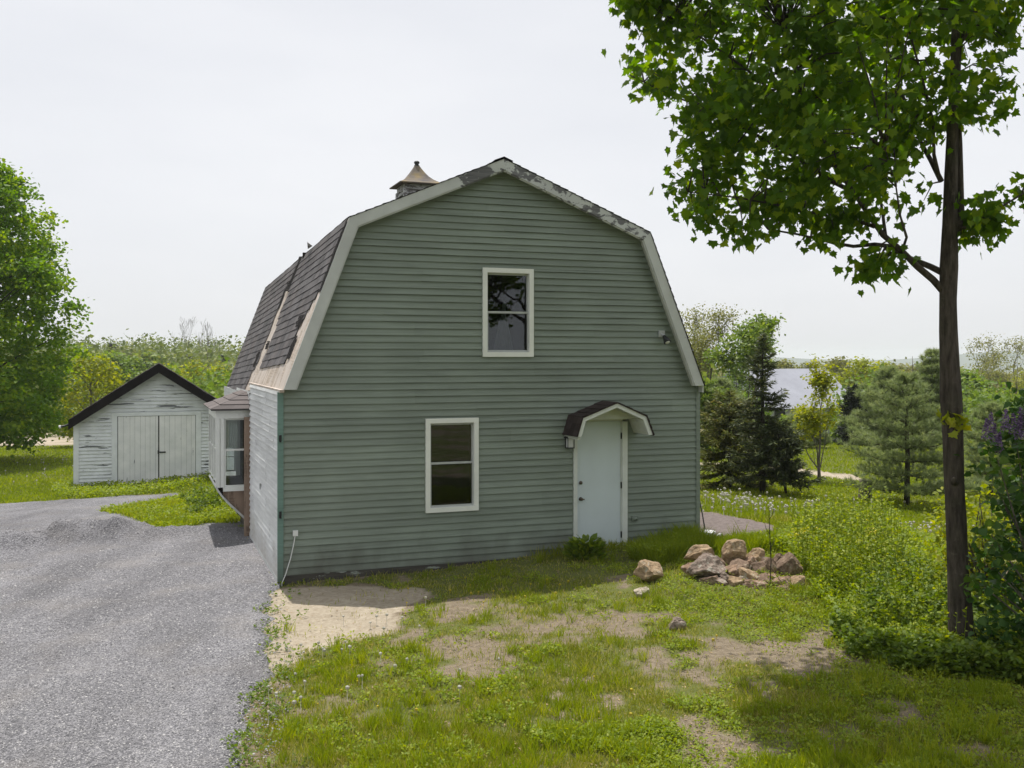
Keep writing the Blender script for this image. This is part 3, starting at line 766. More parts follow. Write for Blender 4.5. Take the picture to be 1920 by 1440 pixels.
mb = MB(); mb.box((-.045, -.078, -.07), (.045, .008, .07)); mb.build('lantern_glass', plain('frosted_glass', (.55, .56, .55), .3, .05), ln)
fl_ = empty('floodlight', (6.147, -.02, 3.66), 0, barn)
mb = MB(); mb.box((-.055, -.02, -.05), (.055, .0, .06)); mb.tube([(0, -.02, 0), (0, -.07, -.02), (.0, -.10, -.05)], [.022, .02, .02], 8); mb.build('floodlight_mount', M_SASH, fl_)
mb = MB(); mb.tube([(0, -.08, -.03), (.01, -.12, -.075), (.02, -.155, -.12), (.022, -.165, -.135)], [.025, .045, .062, .064], 12); mb.build('floodlight_head', M_BLACK, fl_, True)
mb = MB(); mb.tube([(.021, -.158, -.125), (.0235, -.172, -.145)], [.05, .03], 12); mb.build('bulb', M_PLASTIC, fl_, True)
mb = MB(); mb.box((.165, -.055, .715), (.235, -.012, .795)); bx_ = mb.build('outlet_box', M_PLASTIC, barn)
mb = MB(); mb.tube([(.195, -.04, .715), (.175, -.045, .60), (.13, -.05, .40), (.06, -.055, .18), (.01, -.05, .06), (0, -.05, -.02)], .0075, 6); mb.build('cable', M_PLASTIC, bx_)
mb = MB(); mb.box((5.60, -.05, .62), (5.70, -.012, .70)); mb.tube([(5.65, -.05, .66), (5.65, -.075, .64)], [.035, .03], 8); mb.build('dryer_vent', M_SAGE, barn)

# bay window on the drive side
by = empty('bay_window', (0, 4.14, 0), 0, barn)
BW, BLN = 0.62, 2.0
mb = MB()     # posts, head band, sill (corner posts doubled up as in the old joinery)
mb.box((-BW, 0, 2.175), (-.02, .10, 2.335)); mb.box((-BW+.001, BLN-.1, 2.175), (-.02, BLN, 2.335)); mb.box((-BW, .1, 2.175), (-BW+.1, BLN-.1, 2.335))
for (a, b) in ((-BW, -BW+.07), (-BW+.085, -BW+.145)): mb.box((a, .0, .93), (b, .07, 2.175))
mb.box((-BW+.07, .02, .93), (-BW+.085, .06, 2.175))
mb.box((-.055, -.005, .30), (-.025, .06, 2.175)); mb.box((-BW, BLN-.07, 1.0), (-BW+.14, BLN, 2.175)); mb.box((-.1, BLN-.07, .3), (-.02, BLN, 2.175))
for t in (.65, 1.3): mb.box((-BW, t, 1.0), (-BW+.06, t+.07, 2.175))
mb.box((-BW+.13, -.03, .86), (-.02, .10, .93))
mb.build('bay_frame', M_WINTRIM, by)
def sash_(nm, P, w_, z0, z1, zm, muntin):
    o = empty(nm, (0, 0, 0), 0, by); mb = MB(); s = .035
    def bx2(a, b, c, d_, y): 
        q = [P(a, y, c), P(b, y, c), P(b, y, d_), P(a, y, d_), P(a, y+.025, c), P(b, y+.025, c), P(b, y+.025, d_), P(a, y+.025, d_)]
        mb.add(q, [(0, 1, 2, 3), (7, 6, 5, 4), (0, 4, 5, 1), (1, 5, 6, 2), (2, 6, 7, 3), (3, 7, 4, 0)])
    for a, b, y in ((z0, zm+.02, .02), (zm-.015, z1, .046)):
        bx2(0, w_, a, a+s, y); bx2(0, w_, b-s, b, y); bx2(0, s, a+s, b-s, y+.0005); bx2(w_-s, w_, a+s, b-s, y+.0005)
    if muntin:
        bx2(w_/2-.009, w_/2+.009, zm, z1, .05); bx2(0, w_, (zm+z1)/2-.009, (zm+z1)/2+.009, .0505); bx2(w_/2-.009, w_/2+.009, z0, zm, .03); bx2(0, w_, (zm+z0)/2-.009, (zm+z0)/2+.009, .0305)
    recalc(mb.build('sash', M_WINTRIM, o)); mb = MB()
    mb.quad(P(s, .035, z0+s), P(w_-s, .035, z0+s), P(w_-s, .035, z1-s), P(s, .035, z1-s)); mb.build('pane', M_GLASS, o)
sash_('window', lambda a, y, z: (-BW+.145+a, y, z), BW-.2, .93, 2.175, 1.60, False)
sash_('window', lambda a, y, z: (-BW+.14+a, BLN-y, z), BW-.24, 1.0, 2.175, 1.60, True)
for t in (.07, .72, 1.37): sash_('window', lambda a, y, z, t=t: (-BW+y, t+a, z), .58, 1.0, 2.175, 1.60, True)
mb = MB()   # apron: brown boards, rising outwards, closed underneath
mb.add([(-BW+.13, .03, .86), (-.02, .03, .86), (-.02, .03, .18), (-BW+.13, .03, .80), (-BW+.13, BLN-.02, .86), (-.02, BLN-.02, .86), (-.02, BLN-.02, .18), (-BW+.13, BLN-.02, .80)],
       [(0, 1, 2, 3), (4, 7, 6, 5), (3, 2, 6, 7), (0, 4, 5, 1), (0, 3, 7, 4)])
recalc(mb.build('apron', M_BROWNWOOD, by))
mb = MB()   # curved edge strip under the bay
cur = [(-BW, .93), (-BW+.03, .86), (-BW+.10, .76), (-BW+.22, .62), (-BW+.36, .48), (-BW+.50, .34), (-BW+.60, .24), (-BW+.67, .14)]
for (a, b) in zip(cur[:-1], cur[1:]):
    mb.add([(a[0], -.01, a[1]), (b[0], -.01, b[1]), (b[0]+.02, -.01, b[1]+.03), (a[0]+.02, -.01, a[1]+.03), (a[0], BLN, a[1]), (b[0], BLN, b[1]), (b[0]+.02, BLN, b[1]+.03), (a[0]+.02, BLN, a[1]+.03)],
           [(0, 1, 2, 3), (7, 6, 5, 4), (0, 4, 5, 1), (2, 6, 7, 3), (1, 5, 6, 2), (3, 7, 4, 0)])
recalc(mb.build('base_curve', M_TRIM, by))
mb = MB(); e0 = -.08; mb.box((-BW+.07, .1, .86), (-.02, BLN-.08, .92)); mb.build('window_seat', M_DARKWOOD, by)
mb = MB()
mb.add([(-BW-e0*-1, e0, 2.335), (0, e0, 2.335), (0, .45, 2.64), (0, BLN-.45, 2.64), (0, BLN-e0, 2.335), (-BW-.08, BLN-e0, 2.335)], [(0, 1, 2), (0, 2, 3, 5), (3, 4, 5), (0, 5, 4, 1)])
recalc(mb.build('roof_deck', M_DARKWOOD, by))
mb = MB()
def bslope(a, b, c, d_, n):       # shingle courses between eave a-b and top d-c
    a, b, c, d_ = map(np.array, (a, b, c, d_)); nr = np.cross(b-a, d_-a).astype(float); nr /= np.linalg.norm(nr); nr = nr if nr[2] > 0 else -nr
    for k in range(n):
        f0, f1 = k/n, min(1, (k+1.1)/n); l0, r0 = a+(d_-a)*f0, b+(c-b)*f0; l1, r1 = a+(d_-a)*f1, b+(c-b)*f1
        mm = max(1, int(np.linalg.norm(r0-l0)/.3))
        for j in range(mm):
            p = [l0+(r0-l0)*j/mm+nr*.022, l0+(r0-l0)*(j+1)/mm+nr*.022, l1+(r1-l1)*(j+1)/mm+nr*.008, l1+(r1-l1)*j/mm+nr*.008]
            p += [l0+(r0-l0)*j/mm+nr*.002, l0+(r0-l0)*(j+1)/mm+nr*.002]
            mb.add(p, [(0, 1, 2, 3), (4, 5, 1, 0)], .4+random.random()*.6)
bslope((-BW-.09, e0-.01, 2.335), (0.0, e0-.01, 2.335), (0.0, .45, 2.64), (-.01, .45, 2.64), 4)
bslope((-BW-.09, BLN+.09, 2.335), (-BW-.09, e0-.01, 2.335), (-.01, .45, 2.64), (-.01, BLN-.45, 2.64), 4)
mb.build('roof_shingles', mk_shingle('bay_shingle', (0.125, 0.112, 0.110)), by)
mb = MB(); mb.box((-BW-.085, e0-.012, 2.322), (0, e0+.01, 2.345)); mb.build('drip_edge', M_BLACK, by)
mb = MB()
for k in range(10): 
    a = k*.02; mb.quad((-BW+.20+a, .22+.012*(k % 2), 1.62), (-BW+.22+a, .22+.012*((k+1) % 2), 1.62), (-BW+.22+a, .22, 2.17), (-BW+.20+a, .22, 2.17))
mb.build('curtain', M_WINTRIM, by)

# ------------------------------------------------------------------ THE SHED
M_SHEDW = mk_peel('shed_clapboard_paint', (0.74, 0.77, 0.79), (0.15, 0.16, 0.17), 0.36, 3.2, stretch=(0.3, 1, 3.6), streak=(0.5, 1, 12))
M_SHEDD = mk_peel('shed_door_paint', (0.80, 0.82, 0.82), (0.18, 0.19, 0.20), 0.20, 4.0, stretch=(3.6, 1, 0.35), streak=(10, 1, 0.4))
M_SHEDT = plain('shed_trim_paint', (0.74, 0.77, 0.79), 0.7, 0.08, 4)
shed = empty('shed', (-12.3, 28.0, 0), radians(19.5))
tag(shed, 'small white clapboard shed with double doors and flaking paint beyond the gravel', 'shed')
SW, SL, SAX, SAZ = 4.46, 6.0, 2.23, 2.98
sxl = lambda z: 0.0 if z < 1.5 else (z-1.5)*SAX/(SAZ-1.5)
sxr = lambda z: SW if z < 1.5 else SW-(z-1.5)*(SW-SAX)/(SAZ-1.5)
mb = MB(); lap_rows(mb, lambda x, o, z: (x, -o, z), sxl, sxr, -0.33, 2.95, [(1.0, 3.38, -1, 1.67)], dh=.098, lip=.030, seg=.4, wav=.006)
mb.build('front_wall', M_SHEDW, shed)
mb = MB(); lap_rows(mb, lambda x, o, z: (-o, x, z), lambda z: 0, lambda z: SL, -0.33, 1.6, [], dh=.098, seg=.6, wav=.004)
lap_rows(mb, lambda x, o, z: (SW+o, x, z), lambda z: 0, lambda z: SL, -0.33, 1.6, [], dh=.098, seg=.6, wav=.004)
lap_rows(mb, lambda x, o, z: (x, SL+o, z), sxl, sxr, -0.33, 2.9, [], dh=.098, seg=.8)
mb.build('back_and_side_walls', M_SHEDW, shed)
mb = MB(); mb.box((0, .02, -.8), (SW, SL, -.3)); mb.build('foundation', M_DARKWOOD, shed)
mb = MB(); mb.box((-.03, -.035, -.36), (.11, .0, 1.55)); mb.build('corner_board', M_SHEDT, shed)
mb = MB(); mb.box((SW-.11, -.035, -.36), (SW+.03, 0, 1.55)); mb.build('corner_board', M_SHEDT, shed)
mb = MB(); mb.box((.97, -.034, -.42), (1.12, .0, 1.70)); mb.box((3.25, -.034, -.42), (3.40, 0, 1.70)); mb.box((1.12, -.033, 1.60), (3.25, 0, 1.70)); mb.build('door_trim', M_SHEDT, shed)
for (a, b, l) in ((1.135, 2.215, 'left plank door leaf with streaked white paint'), (2.245, 3.24, None)):
    mb = MB(); x = a; k = 0
    while x < b-.01:
        wd = min(random.choice((.13, .15, .17)), b-x); mb.box((x+.002, -.012-random.uniform(0, .003), -.44+random.uniform(-.015, .02)), (x+wd-.002, .012, 1.59), random.random()); x += wd; k += 1
    o = mb.build('plank_door', M_SHEDD, shed)
    if l: o['label'] = l
mb = MB(); mb.box((2.25, -.03, .52), (2.42, -.016, .56)); mb.box((2.20, -.035, .50), (2.24, -.016, .60)); mb.build('latch', M_BLACK, o)
mb = MB(); mb.box((1.1, .02, -.45), (3.3, .04, 1.65)); mb.build('door_gap_backing', M_DARKWOOD, shed)
ov = .30; ex_ = .14; sl_ = (SAZ-1.5)/SAX
Ls = (-ex_, 1.5-ex_*sl_+.06); Ap = (SAX, SAZ+.06); Rs = (SW+ex_, 1.5-ex_*sl_+.06)
mb = MB()
for a, b in ((Ls, Ap), (Ap, Rs)):
    mb.prism([a, b, (b[0], b[1]+.05), (a[0], a[1]+.05)], 'y', -ov, SL+.3)
recalc(mb.build('roof_deck', M_DARKWOOD, shed))
mb = MB()
for a, b in ((Ls, Ap), (Ap, Rs)):
    n = 14
    for i in range(n):
        p = (a[0]+(b[0]-a[0])*i/n, a[1]+(b[1]-a[1])*i/n); q = (a[0]+(b[0]-a[0])*(i+1)/n, a[1]+(b[1]-a[1])*(i+1)/n); j = random.uniform(.06, .085)
        mb.prism([(p[0], p[1]-.20), (q[0], q[1]-.20), (q[0], q[1]+j), (p[0], p[1]+j)], 'y', -ov-.03-random.uniform(0, .01), -ov+.0)
recalc(mb.build('rake_board', M_BLACKROOF, shed))
mb = MB()
for a, b in ((Ls, Ap), (Rs, Ap)):
    for i in range(18):
        f0, f1 = i/18, min(1, (i+1.1)/18); p = (a[0]+(b[0]-a[0])*f0, a[1]+(b[1]-a[1])*f0+.05); q = (a[0]+(b[0]-a[0])*f1, a[1]+(b[1]-a[1])*f1+.05)
        for t in np.arange(-ov, SL+.3, .33): 
            h = random.uniform(.018, .03); mb.quad((p[0], t, p[1]+h), (p[0], t+.327, p[1]+h), (q[0], t+.327, q[1]+.006), (q[0], t, q[1]+.006), random.random()); mb.quad((p[0], t, p[1]), (p[0], t+.327, p[1]), (p[0], t+.327, p[1]+h), (p[0], t, p[1]+h), .1)
mb.build('roof_shingles', M_SHINGLE_D, shed)
mb = MB(); mb.tube([(-.12, -.32, 1.42), (-.22, -.34, 1.38), (-.33, -.36, 1.36)], [.03, .03, .03], 6); mb.build('gutter_stub', M_BLACK, shed)
mb = MB(); mb.tube([(-.32, -.36, 1.36), (-.37, -.36, 1.35)], [.045, .045], 8); mb.build('gutter_cap', M_PLASTIC, shed)

# ------------------------------------------------------------------ THE DISTANT HOUSE
M_METROOF = plain('pale_metal_roof', (0.33, 0.34, 0.385), 0.95, 0.12, 0.6, spec=0.05)
M_HOUSEW = plain('house_clapboard', (0.38, 0.39, 0.40), 0.7, 0.08, 0.8)
hx, hy = at(1462, 75), 75
hg = G1(hx, hy)
house = empty('farmhouse', (hx, hy, hg), radians(24))
tag(house, 'distant house whose pale grey roof rises behind the spruces', 'house')
RZ0 = 2.42-hg; EZ = RZ0-2.9
mb = MB(); mb.box((-4.3, -3.2, -.5), (4.3, 3.5, EZ+.2)); mb.build('wall', M_HOUSEW, house)
mb = MB(); mb.prism([(-3.6, EZ+.1), (3.9, EZ+.1), (.2, RZ0)], 'x', -4.6, 4.6)
recalc(mb.build('roof', M_METROOF, house))
mb = MB(); mb.box((2.4, -1.75, RZ0-1.35), (3.1, -1.45, RZ0-1.10)); mb.build('roof_vent', M_BLACK, house)
for x in (-2.6, 0, 2.4):
    mb = MB(); mb.box((x-.45, -3.26, .9), (x+.45, -3.19, 2.1)); mb.build('window', M_BLACK, house)

# ------------------------------------------------------------------ plants
T_MAPLE = np.array([(0,0,0),(.20,-.05,.03),(.42,-.08,.07),(.40,.13,.06),(.62,.36,.11),(.42,.40,.06),(.36,.60,.04),(.20,.58,.02),(0,1,-.03),(-.20,.58,.02),(-.36,.60,.04),(-.42,.40,.06),(-.62,.36,.11),(-.40,.13,.06),(-.42,-.08,.07),(-.20,-.05,.03)])
T_OVAL = np.array([(0,0,0),(.24,.25,.05),(.26,.6,.04),(0,1,-.06),(-.26,.6,.04),(-.24,.25,.05)])
T_HEX = np.array([(0,0,0),(.42,.10,.06),(.34,.62,.03),(0,.95,-.05),(-.34,.62,.03),(-.42,.10,.06)])
T_QUAD = np.array([(0,-.1,0),(.42,.4,.06),(0,.95,0),(-.42,.4,.06)])
T_BLADE = np.array([(-.5,0,0),(.5,0,0),(0,1,0)])

def unit(a): return a/(np.linalg.norm(a, axis=-1, keepdims=True)+1e-9)
def leaves(P, size, T, tip=None, up=None, tiltn=0.55, R=rng):
    """place one leaf template at each point; tip = preferred tip direction, up = preferred normal"""
    n = len(P); size = np.broadcast_to(np.asarray(size, float), (n,))
    if tip is None: tip = R.normal(size=(n, 3))*np.array([1, 1, .45])-np.array([0, 0, .45])
    e2 = unit(tip)
    nn = (np.array([0, 0, 1.0]) if up is None else up)+R.normal(size=(n, 3))*tiltn
    e3 = unit(nn-e2*(nn*e2).sum(-1, keepdims=True)); e1 = np.cross(e2, e3)
    k = len(T)
    v = P[:, None, :]+size[:, None, None]*(T[None, :, 0, None]*e1[:, None]+T[None, :, 1, None]*e2[:, None]+T[None, :, 2, None]*e3[:, None])
    return v.reshape(-1, 3), k
def leaf_obj(name, P, size, T, mat, parent=None, rnd=None, loc=None, **kw):
    v, k = leaves(P, size, T, **kw); n = len(P)
    rnd = rng.random(n) if rnd is None else rnd
    return np_mesh(name, v, np.arange(n*k), k, mat, parent, {'rnd': ('FACE', np.clip(rnd, 0, 1))}, False, loc)

def blades(P, h, w_, lean=0.35, R=rng, up=None):
    n = len(P); a = R.random(n)*2*pi; e = np.stack([np.cos(a), np.sin(a), np.zeros(n)], -1)
    b = R.random(n)*2*pi; l = R.random(n)*lean
    tip = np.stack([np.cos(b)*l, np.sin(b)*l, np.ones(n)], -1)*np.broadcast_to(h, (n,))[:, None]
    w2 = np.broadcast_to(w_, (n,))[:, None]*.5
    mid = P+tip*0.55+np.array([0, 0, 1])*np.broadcast_to(h, (n,))[:, None]*.05
    v = np.stack([P-e*w2, P+e*w2, mid+e*w2*.75, P+tip, mid-e*w2*.75], 1)
    return v.reshape(-1, 3), 5

# ---- branches
def grow(mb, p, d, ln, r, lvl, tips, spread=.55, ratio=.68, up=.12, seg=5, nb=(2, 3), rmin=.004, R=random, side=True):
    p = np.array(p, float); d = np.array(d, float); d /= np.linalg.norm(d)
    n = 3 if lvl < 3 else 4; pts = [p.copy()]; rad = [r]
    for i in range(n):
        d = d+np.array([R.gauss(0, .09), R.gauss(0, .09), R.gauss(0, .05)+up*.3]); d /= np.linalg.norm(d)
        p = p+d*ln/n; pts.append(p.copy()); rad.append(max(rmin, r*(1-.38*(i+1)/n)))
    mb.tube(pts, rad, seg if lvl > 1 else 4, cap=False)
    if lvl <= 0: tips.append((pts[-1], d)); tips.append((pts[-2], d)); return
    k = R.randint(*nb)
    for j in range(k):
        a = R.uniform(0, 2*pi); s = R.uniform(.5, 1.2)*spread
        e = np.cross(d, [cos(a), sin(a), .3]); e /= np.linalg.norm(e)+1e-9
        dd = d*cos(s)+e*sin(s)+np.array([0, 0, up])
        q = pts[-1] if j < 2 or not side else pts[R.randint(1, len(pts)-2)]
        grow(mb, q, dd, ln*ratio*R.uniform(.8, 1.2), rad[-1]*(.8 if j == 0 else .62), lvl-1, tips, spread, ratio, up, seg, nb, rmin, R, side)

def scatter_tips(tips, n, rad, R=rng, flat=.7):
    T = np.array([t[0] for t in tips]); i = R.integers(0, len(T), n)
    return T[i]+R.normal(size=(n, 3))*np.array([rad, rad, rad*flat])

M_BARK = mk_bark('maple_bark', (0.072, 0.060, 0.050), 15, 1.0)
M_BARK_G = mk_bark('grey_bark', (0.13, 0.115, 0.10), 14, .4)
M_BARK_D = mk_bark('dark_bark', (0.055, 0.045, 0.037), 14, .4)
F_MAPLE = mk_foliage('maple_leaf', (0.082, 0.172, 0.013), (0.235, 0.325, 0.022), 0.58)
F_MAPLE2 = mk_foliage('maple_leaf_far', (0.112, 0.22, 0.018), (0.28, 0.36, 0.028), 0.5)
F_SPRUCE = mk_foliage('spruce_needle', (0.07, 0.095, 0.038), (0.16, 0.17, 0.052), 0.22)
F_SPRUCE_D = mk_foliage('dark_spruce_needle', (0.02, 0.03, 0.018), (0.036, 0.048, 0.024), 0.1)
F_OLIVE = mk_foliage('olive_needle', (0.13, 0.155, 0.042), (0.27, 0.24, 0.07), 0.3)
F_PINE = mk_foliage('pine_needle', (0.19, 0.245, 0.1), (0.33, 0.37, 0.17), 0.38)
F_YELLOW = mk_foliage('fresh_yellow_leaf', (0.22, 0.27, 0.022), (0.38, 0.38, 0.03), 0.5)
F_SPRING = mk_foliage('spring_leaf', (0.18, 0.2, 0.055), (0.28, 0.27, 0.09), 0.4)
F_FRESH = mk_foliage('fresh_green_leaf', (0.13, 0.21, 0.036), (0.24, 0.3, 0.06), 0.4)
F_HILL = mk_foliage('hill_foliage', (0.12, 0.165, 0.04), (0.25, 0.27, 0.07), 0.3)
F_LILAC = mk_foliage('lilac_leaf', (0.04, 0.1, 0.018), (0.11, 0.18, 0.03), 0.35)
F_BLOOM = mk_foliage('lilac_bloom', (0.17, 0.11, 0.23), (0.32, 0.23, 0.38), 0.25)
F_GRASS = mk_foliage('grass_blade', (0.225, 0.27, 0.028), (0.5, 0.45, 0.16), 0.42)
F_LAWN = mk_foliage('lawn_blade', (0.21, 0.285, 0.02), (0.37, 0.39, 0.042), 0.45)
F_WEED = mk_foliage('weed_leaf', (0.21, 0.29, 0.026), (0.38, 0.41, 0.05), 0.43)
F_WEED_D = mk_foliage('dark_weed_leaf', (0.12, 0.19, 0.026), (0.24, 0.3, 0.042), 0.4)
F_YFLOWER = mk_foliage('yellow_petal', (0.50, 0.42, 0.03), (0.62, 0.52, 0.05), .3)
F_PUFF = mk_foliage('seed_head', (0.48, 0.47, 0.42), (0.62, 0.61, 0.56), .4)

# ---- the big maple beside the camera's right
TD = 10.7
def W(px, py, Y=TD): return np.array([at(px, Y), Y, CZ-(py-HZ)/FPX*Y])
tb = hit(1806, 1222); 
maple = empty('maple_tree', tb)
tag(maple, 'dark trunked maple in front at the right with its leafy crown overhead', 'tree')
Yt = tb[1]
mb = MB(); O = np.array(tb)
def LP(l, Y0=Yt): return [W(a, b, Y0+(c if len(q) > 2 else 0))-O for q in l for a, b, *cc in [q] for c in [cc[0] if cc else 0]]
trunk_px = [(1808,1250),(1806,1222),(1803,1180),(1800,1130),(1796,1060),(1793,980),(1789,900),(1787,820),(1783,745),(1781,690),(1778,620),(1778,560),(1779,500),(1781,420),(1783,330),(1786,240),(1790,140),(1792,40),(1790,-80),(1780,-220),(1770,-350)]
tw = [84,60,47,42,38,36,36,37,40,35,32,31,33,27,24,21,17,14,11,8,4]
mb.tube(LP(trunk_px), [w_/2/FPX*Yt for w_ in tw], 14, wob=.05)
BR = [([(1772,550,0),(1750,525,.0),(1720,500,-.1),(1690,470,-.15),(1655,440,-.2),(1630,405,-.25),(1600,360,-.35),(1565,310,-.4),(1540,250,-.5),(1500,170,-.6),(1470,60,-.7)], 15),
      ([(1775,515,0),(1745,500,.1),(1700,482,.25),(1670,462,.3),(1640,458,.4),(1600,462,.5),(1560,455,.6),(1500,440,.7),(1440,430,.8)], 13),
      ([(1640,425,-.2),(1610,415,-.1),(1590,412,0),(1530,400,.0),(1460,385,0),(1380,370,-.1),(1290,360,-.1)], 8),
      ([(1795,440,0),(1802,400,.02),(1801,330,.05),(1800,270,.05),(1796,180,.1),(1800,90,.15),(1830,-60,.3),(1860,-200,.4)], 14),
      ([(1765,340,0),(1745,300,.1),(1728,270,.2),(1700,200,.4),(1670,110,.6),(1640,0,.8),(1600,-120,.9)], 10),
      ([(1760,330,0),(1751,290,-.1),(1750,230,-.2),(1730,150,-.4),(1700,40,-.6),(1680,-100,-.8)], 8),
      ([(1660,440,-.2),(1655,400,0),(1650,370,.2),(1640,300,.5),(1610,200,.8),(1560,100,1.0)], 7),
      ([(1600,360,-.3),(1560,340,-.1),(1500,300,0),(1430,260,.1),(1350,210,.2),(1260,180,.1),(1180,140,0)], 9),
      ([(1540,250,-.5),(1480,200,-.3),(1400,130,-.1),(1300,60,0),(1200,0,.1)], 8),
      ([(1790,430,0),(1820,425,-.1),(1850,405,-.2),(1890,380,-.2),(1940,350,-.3),(1990,310,-.3)], 7),
      ([(1788,240,0),(1820,200,.1),(1850,170,.1),(1880,140,.1)], 7),
      ([(1790,100,0),(1840,20,-.2),(1890,-60,-.4),(1930,-140,-.5)], 7),
      ([(1780,-100,0),(1720,-180,.2),(1640,-260,.4),(1550,-330,.4)], 7),
      ([(1690,475,-.15),(1700,445,-.3),(1688,405,-.5),(1680,350,-.8),(1660,280,-1.1)], 6),
      ([(1660,462,.3),(1650,480,.2),(1640,495,.15)], 3)]
skel = []
for l, w_ in BR:
    p = LP(l); n = len(p); mb.tube(p, [w_/2/FPX*Yt*(1-.75*i/(n-1)) for i in range(n)], 8, wob=.04)
    for a, b in zip(p[:-1], p[1:]):
        for f in (0, .33, .66): skel.append(a+(b-a)*f)
    skel.append(p[-1])
for a in LP(trunk_px[13:]): skel.append(a)
mb.tube(LP([(1784,748),(1776,742),(1770,738)]), [.05, .04, .02], 7); mb.tube(LP([(1790,905,-.1),(1789,900,-.14),(1788,896,-.16)]), [.04, .03, .01], 7)
CROWN = [(1130,60),(1135,120),(1162,195),(1200,235),(1235,245),(1262,262),(1290,300),(1255,325),(1216,352),(1214,388),(1262,400),(1300,432),(1345,440),(1400,492),(1440,484),(1462,452),(1520,460),(1560,468),(1612,462),
         (1640,425),(1660,400),(1690,360),(1700,300),(1728,262),(1745,300),(1700,380),(1680,440),(1705,470),(1745,480),(1766,470),(1766,300),(1780,268),(1800,275),(1822,292),(1850,268),(1872,232),(1885,190),(1888,110),(1930,40),(2010,-60),(1990,-200),
         (1900,-330),(1760,-430),(1600,-440),(1420,-360),(1260,-220),(1150,-80)]
CR2 = [[(1612,505),(1608,530),(1636,522),(1650,505),(1700,505),(1712,490),(1690,470),(1640,478)], [(1800,410),(1812,480),(1826,482),(1850,440),(1905,400),(1990,370),(2040,320),(1990,290),(1920,342),(1878,362),(1840,372),(1822,400)]]
R2 = np.random.default_rng(11)
def sample_crown(poly, n, dmin, dmax, grow_, inset=0):
    P = np.array(poly, float); lo = P.min(0); hi = P.max(0); out = []
    while len(out) < n:
        q = R2.uniform(lo, hi, size=(400, 2)); q = q[inpoly(q[:, 0], q[:, 1], poly)]
        # distance to the outline
        A = P; B = np.roll(P, -1, 0); d = np.full(len(q), 1e9)
        for a, b in zip(A, B):
            t = np.clip(((q-a)@(b-a))/max(1e-9, (b-a)@(b-a)), 0, 1); d = np.minimum(d, np.linalg.norm(q-(a+t[:, None]*(b-a)), axis=1))
        for (x, y), dd in zip(q, d):
            if dd < inset: continue
            dd = dd-inset
            hd = min(dmax, dmin+dd*grow_); dy = R2.uniform(-hd, hd)
            X = at(x, Yt)+0; Z = CZ-(y-HZ)/FPX*Yt
            out.append((X, Yt+dy-.1, Z)); 
    return np.array(out[:n])
CC = np.concatenate([sample_crown(CROWN, 840, .12, 2.0, .013, 17), sample_crown(CR2[0], 9, .1, .3, .01, 6), sample_crown(CR2[1], 26, .1, .4, .01, 14)])-O
SK = np.array(skel); rnds = []; PP = []; tips_ = []
for c in CC:
    if fnoise(c[0]*1.0, c[2]*1.0+c[1]*.6, 1.35, 51) < .405: continue        # airy gaps between the boughs
    k = np.argmin(((SK-c)**2).sum(1)); a = SK[k]
    mid = (a+c)/2+np.array([0, 0, .08]); mb.tube([a, mid, c], [.011, .008, .004], 4, cap=False)
    n = R2.integers(18, 34); f = R2.random(n)[:, None]**.6
    q = a+(c-a)*np.clip(f+.15, 0, 1.0); ln_ = np.linalg.norm(c-a)
    q = np.where(R2.random((n, 1)) < min(.5, ln_*.4), q, c)+R2.normal(size=(n, 3))*np.array([.125, .15, .095])+np.array([0, 0, .03])
    PP.append(q); tips_.append(np.tile(unit(c-a+np.array([0, 0, -.1])), (n, 1)))
    rnds.append(np.clip(.45+R2.normal(size=n)*.25, 0, 1))
PP = np.concatenate(PP); TT = np.concatenate(tips_); RR = np.concatenate(rnds)
mb.build('trunk', M_BARK, maple, True)
TT = TT*.6+R2.normal(size=PP.shape)*np.array([.6, .6, .3])-np.array([0, 0, .75])
leaf_obj('crown', PP, R2.uniform(.072, .122, len(PP)), T_MAPLE, F_MAPLE, maple, RR, tip=TT, tiltn=.75, R=R2)
# epicormic shoots on the trunk
sp = []
for (x, y, n, r) in ((1793,790,26,.10),(1782,775,14,.08),(1800,760,12,.08),(1770,700,5,.04),(1788,905,8,.06)):
    sp.append(W(x, y, Yt-.16)-O+R2.normal(size=(n, 3))*np.array([r, .05, r*.7]))
sp = sp[0]
leaf_obj('trunk_sprouts', sp, R2.uniform(.07, .11, len(sp)), T_MAPLE, F_YELLOW, maple, tip=R2.normal(size=sp.shape)*.5-np.array([0, 0, .6]), R=R2)

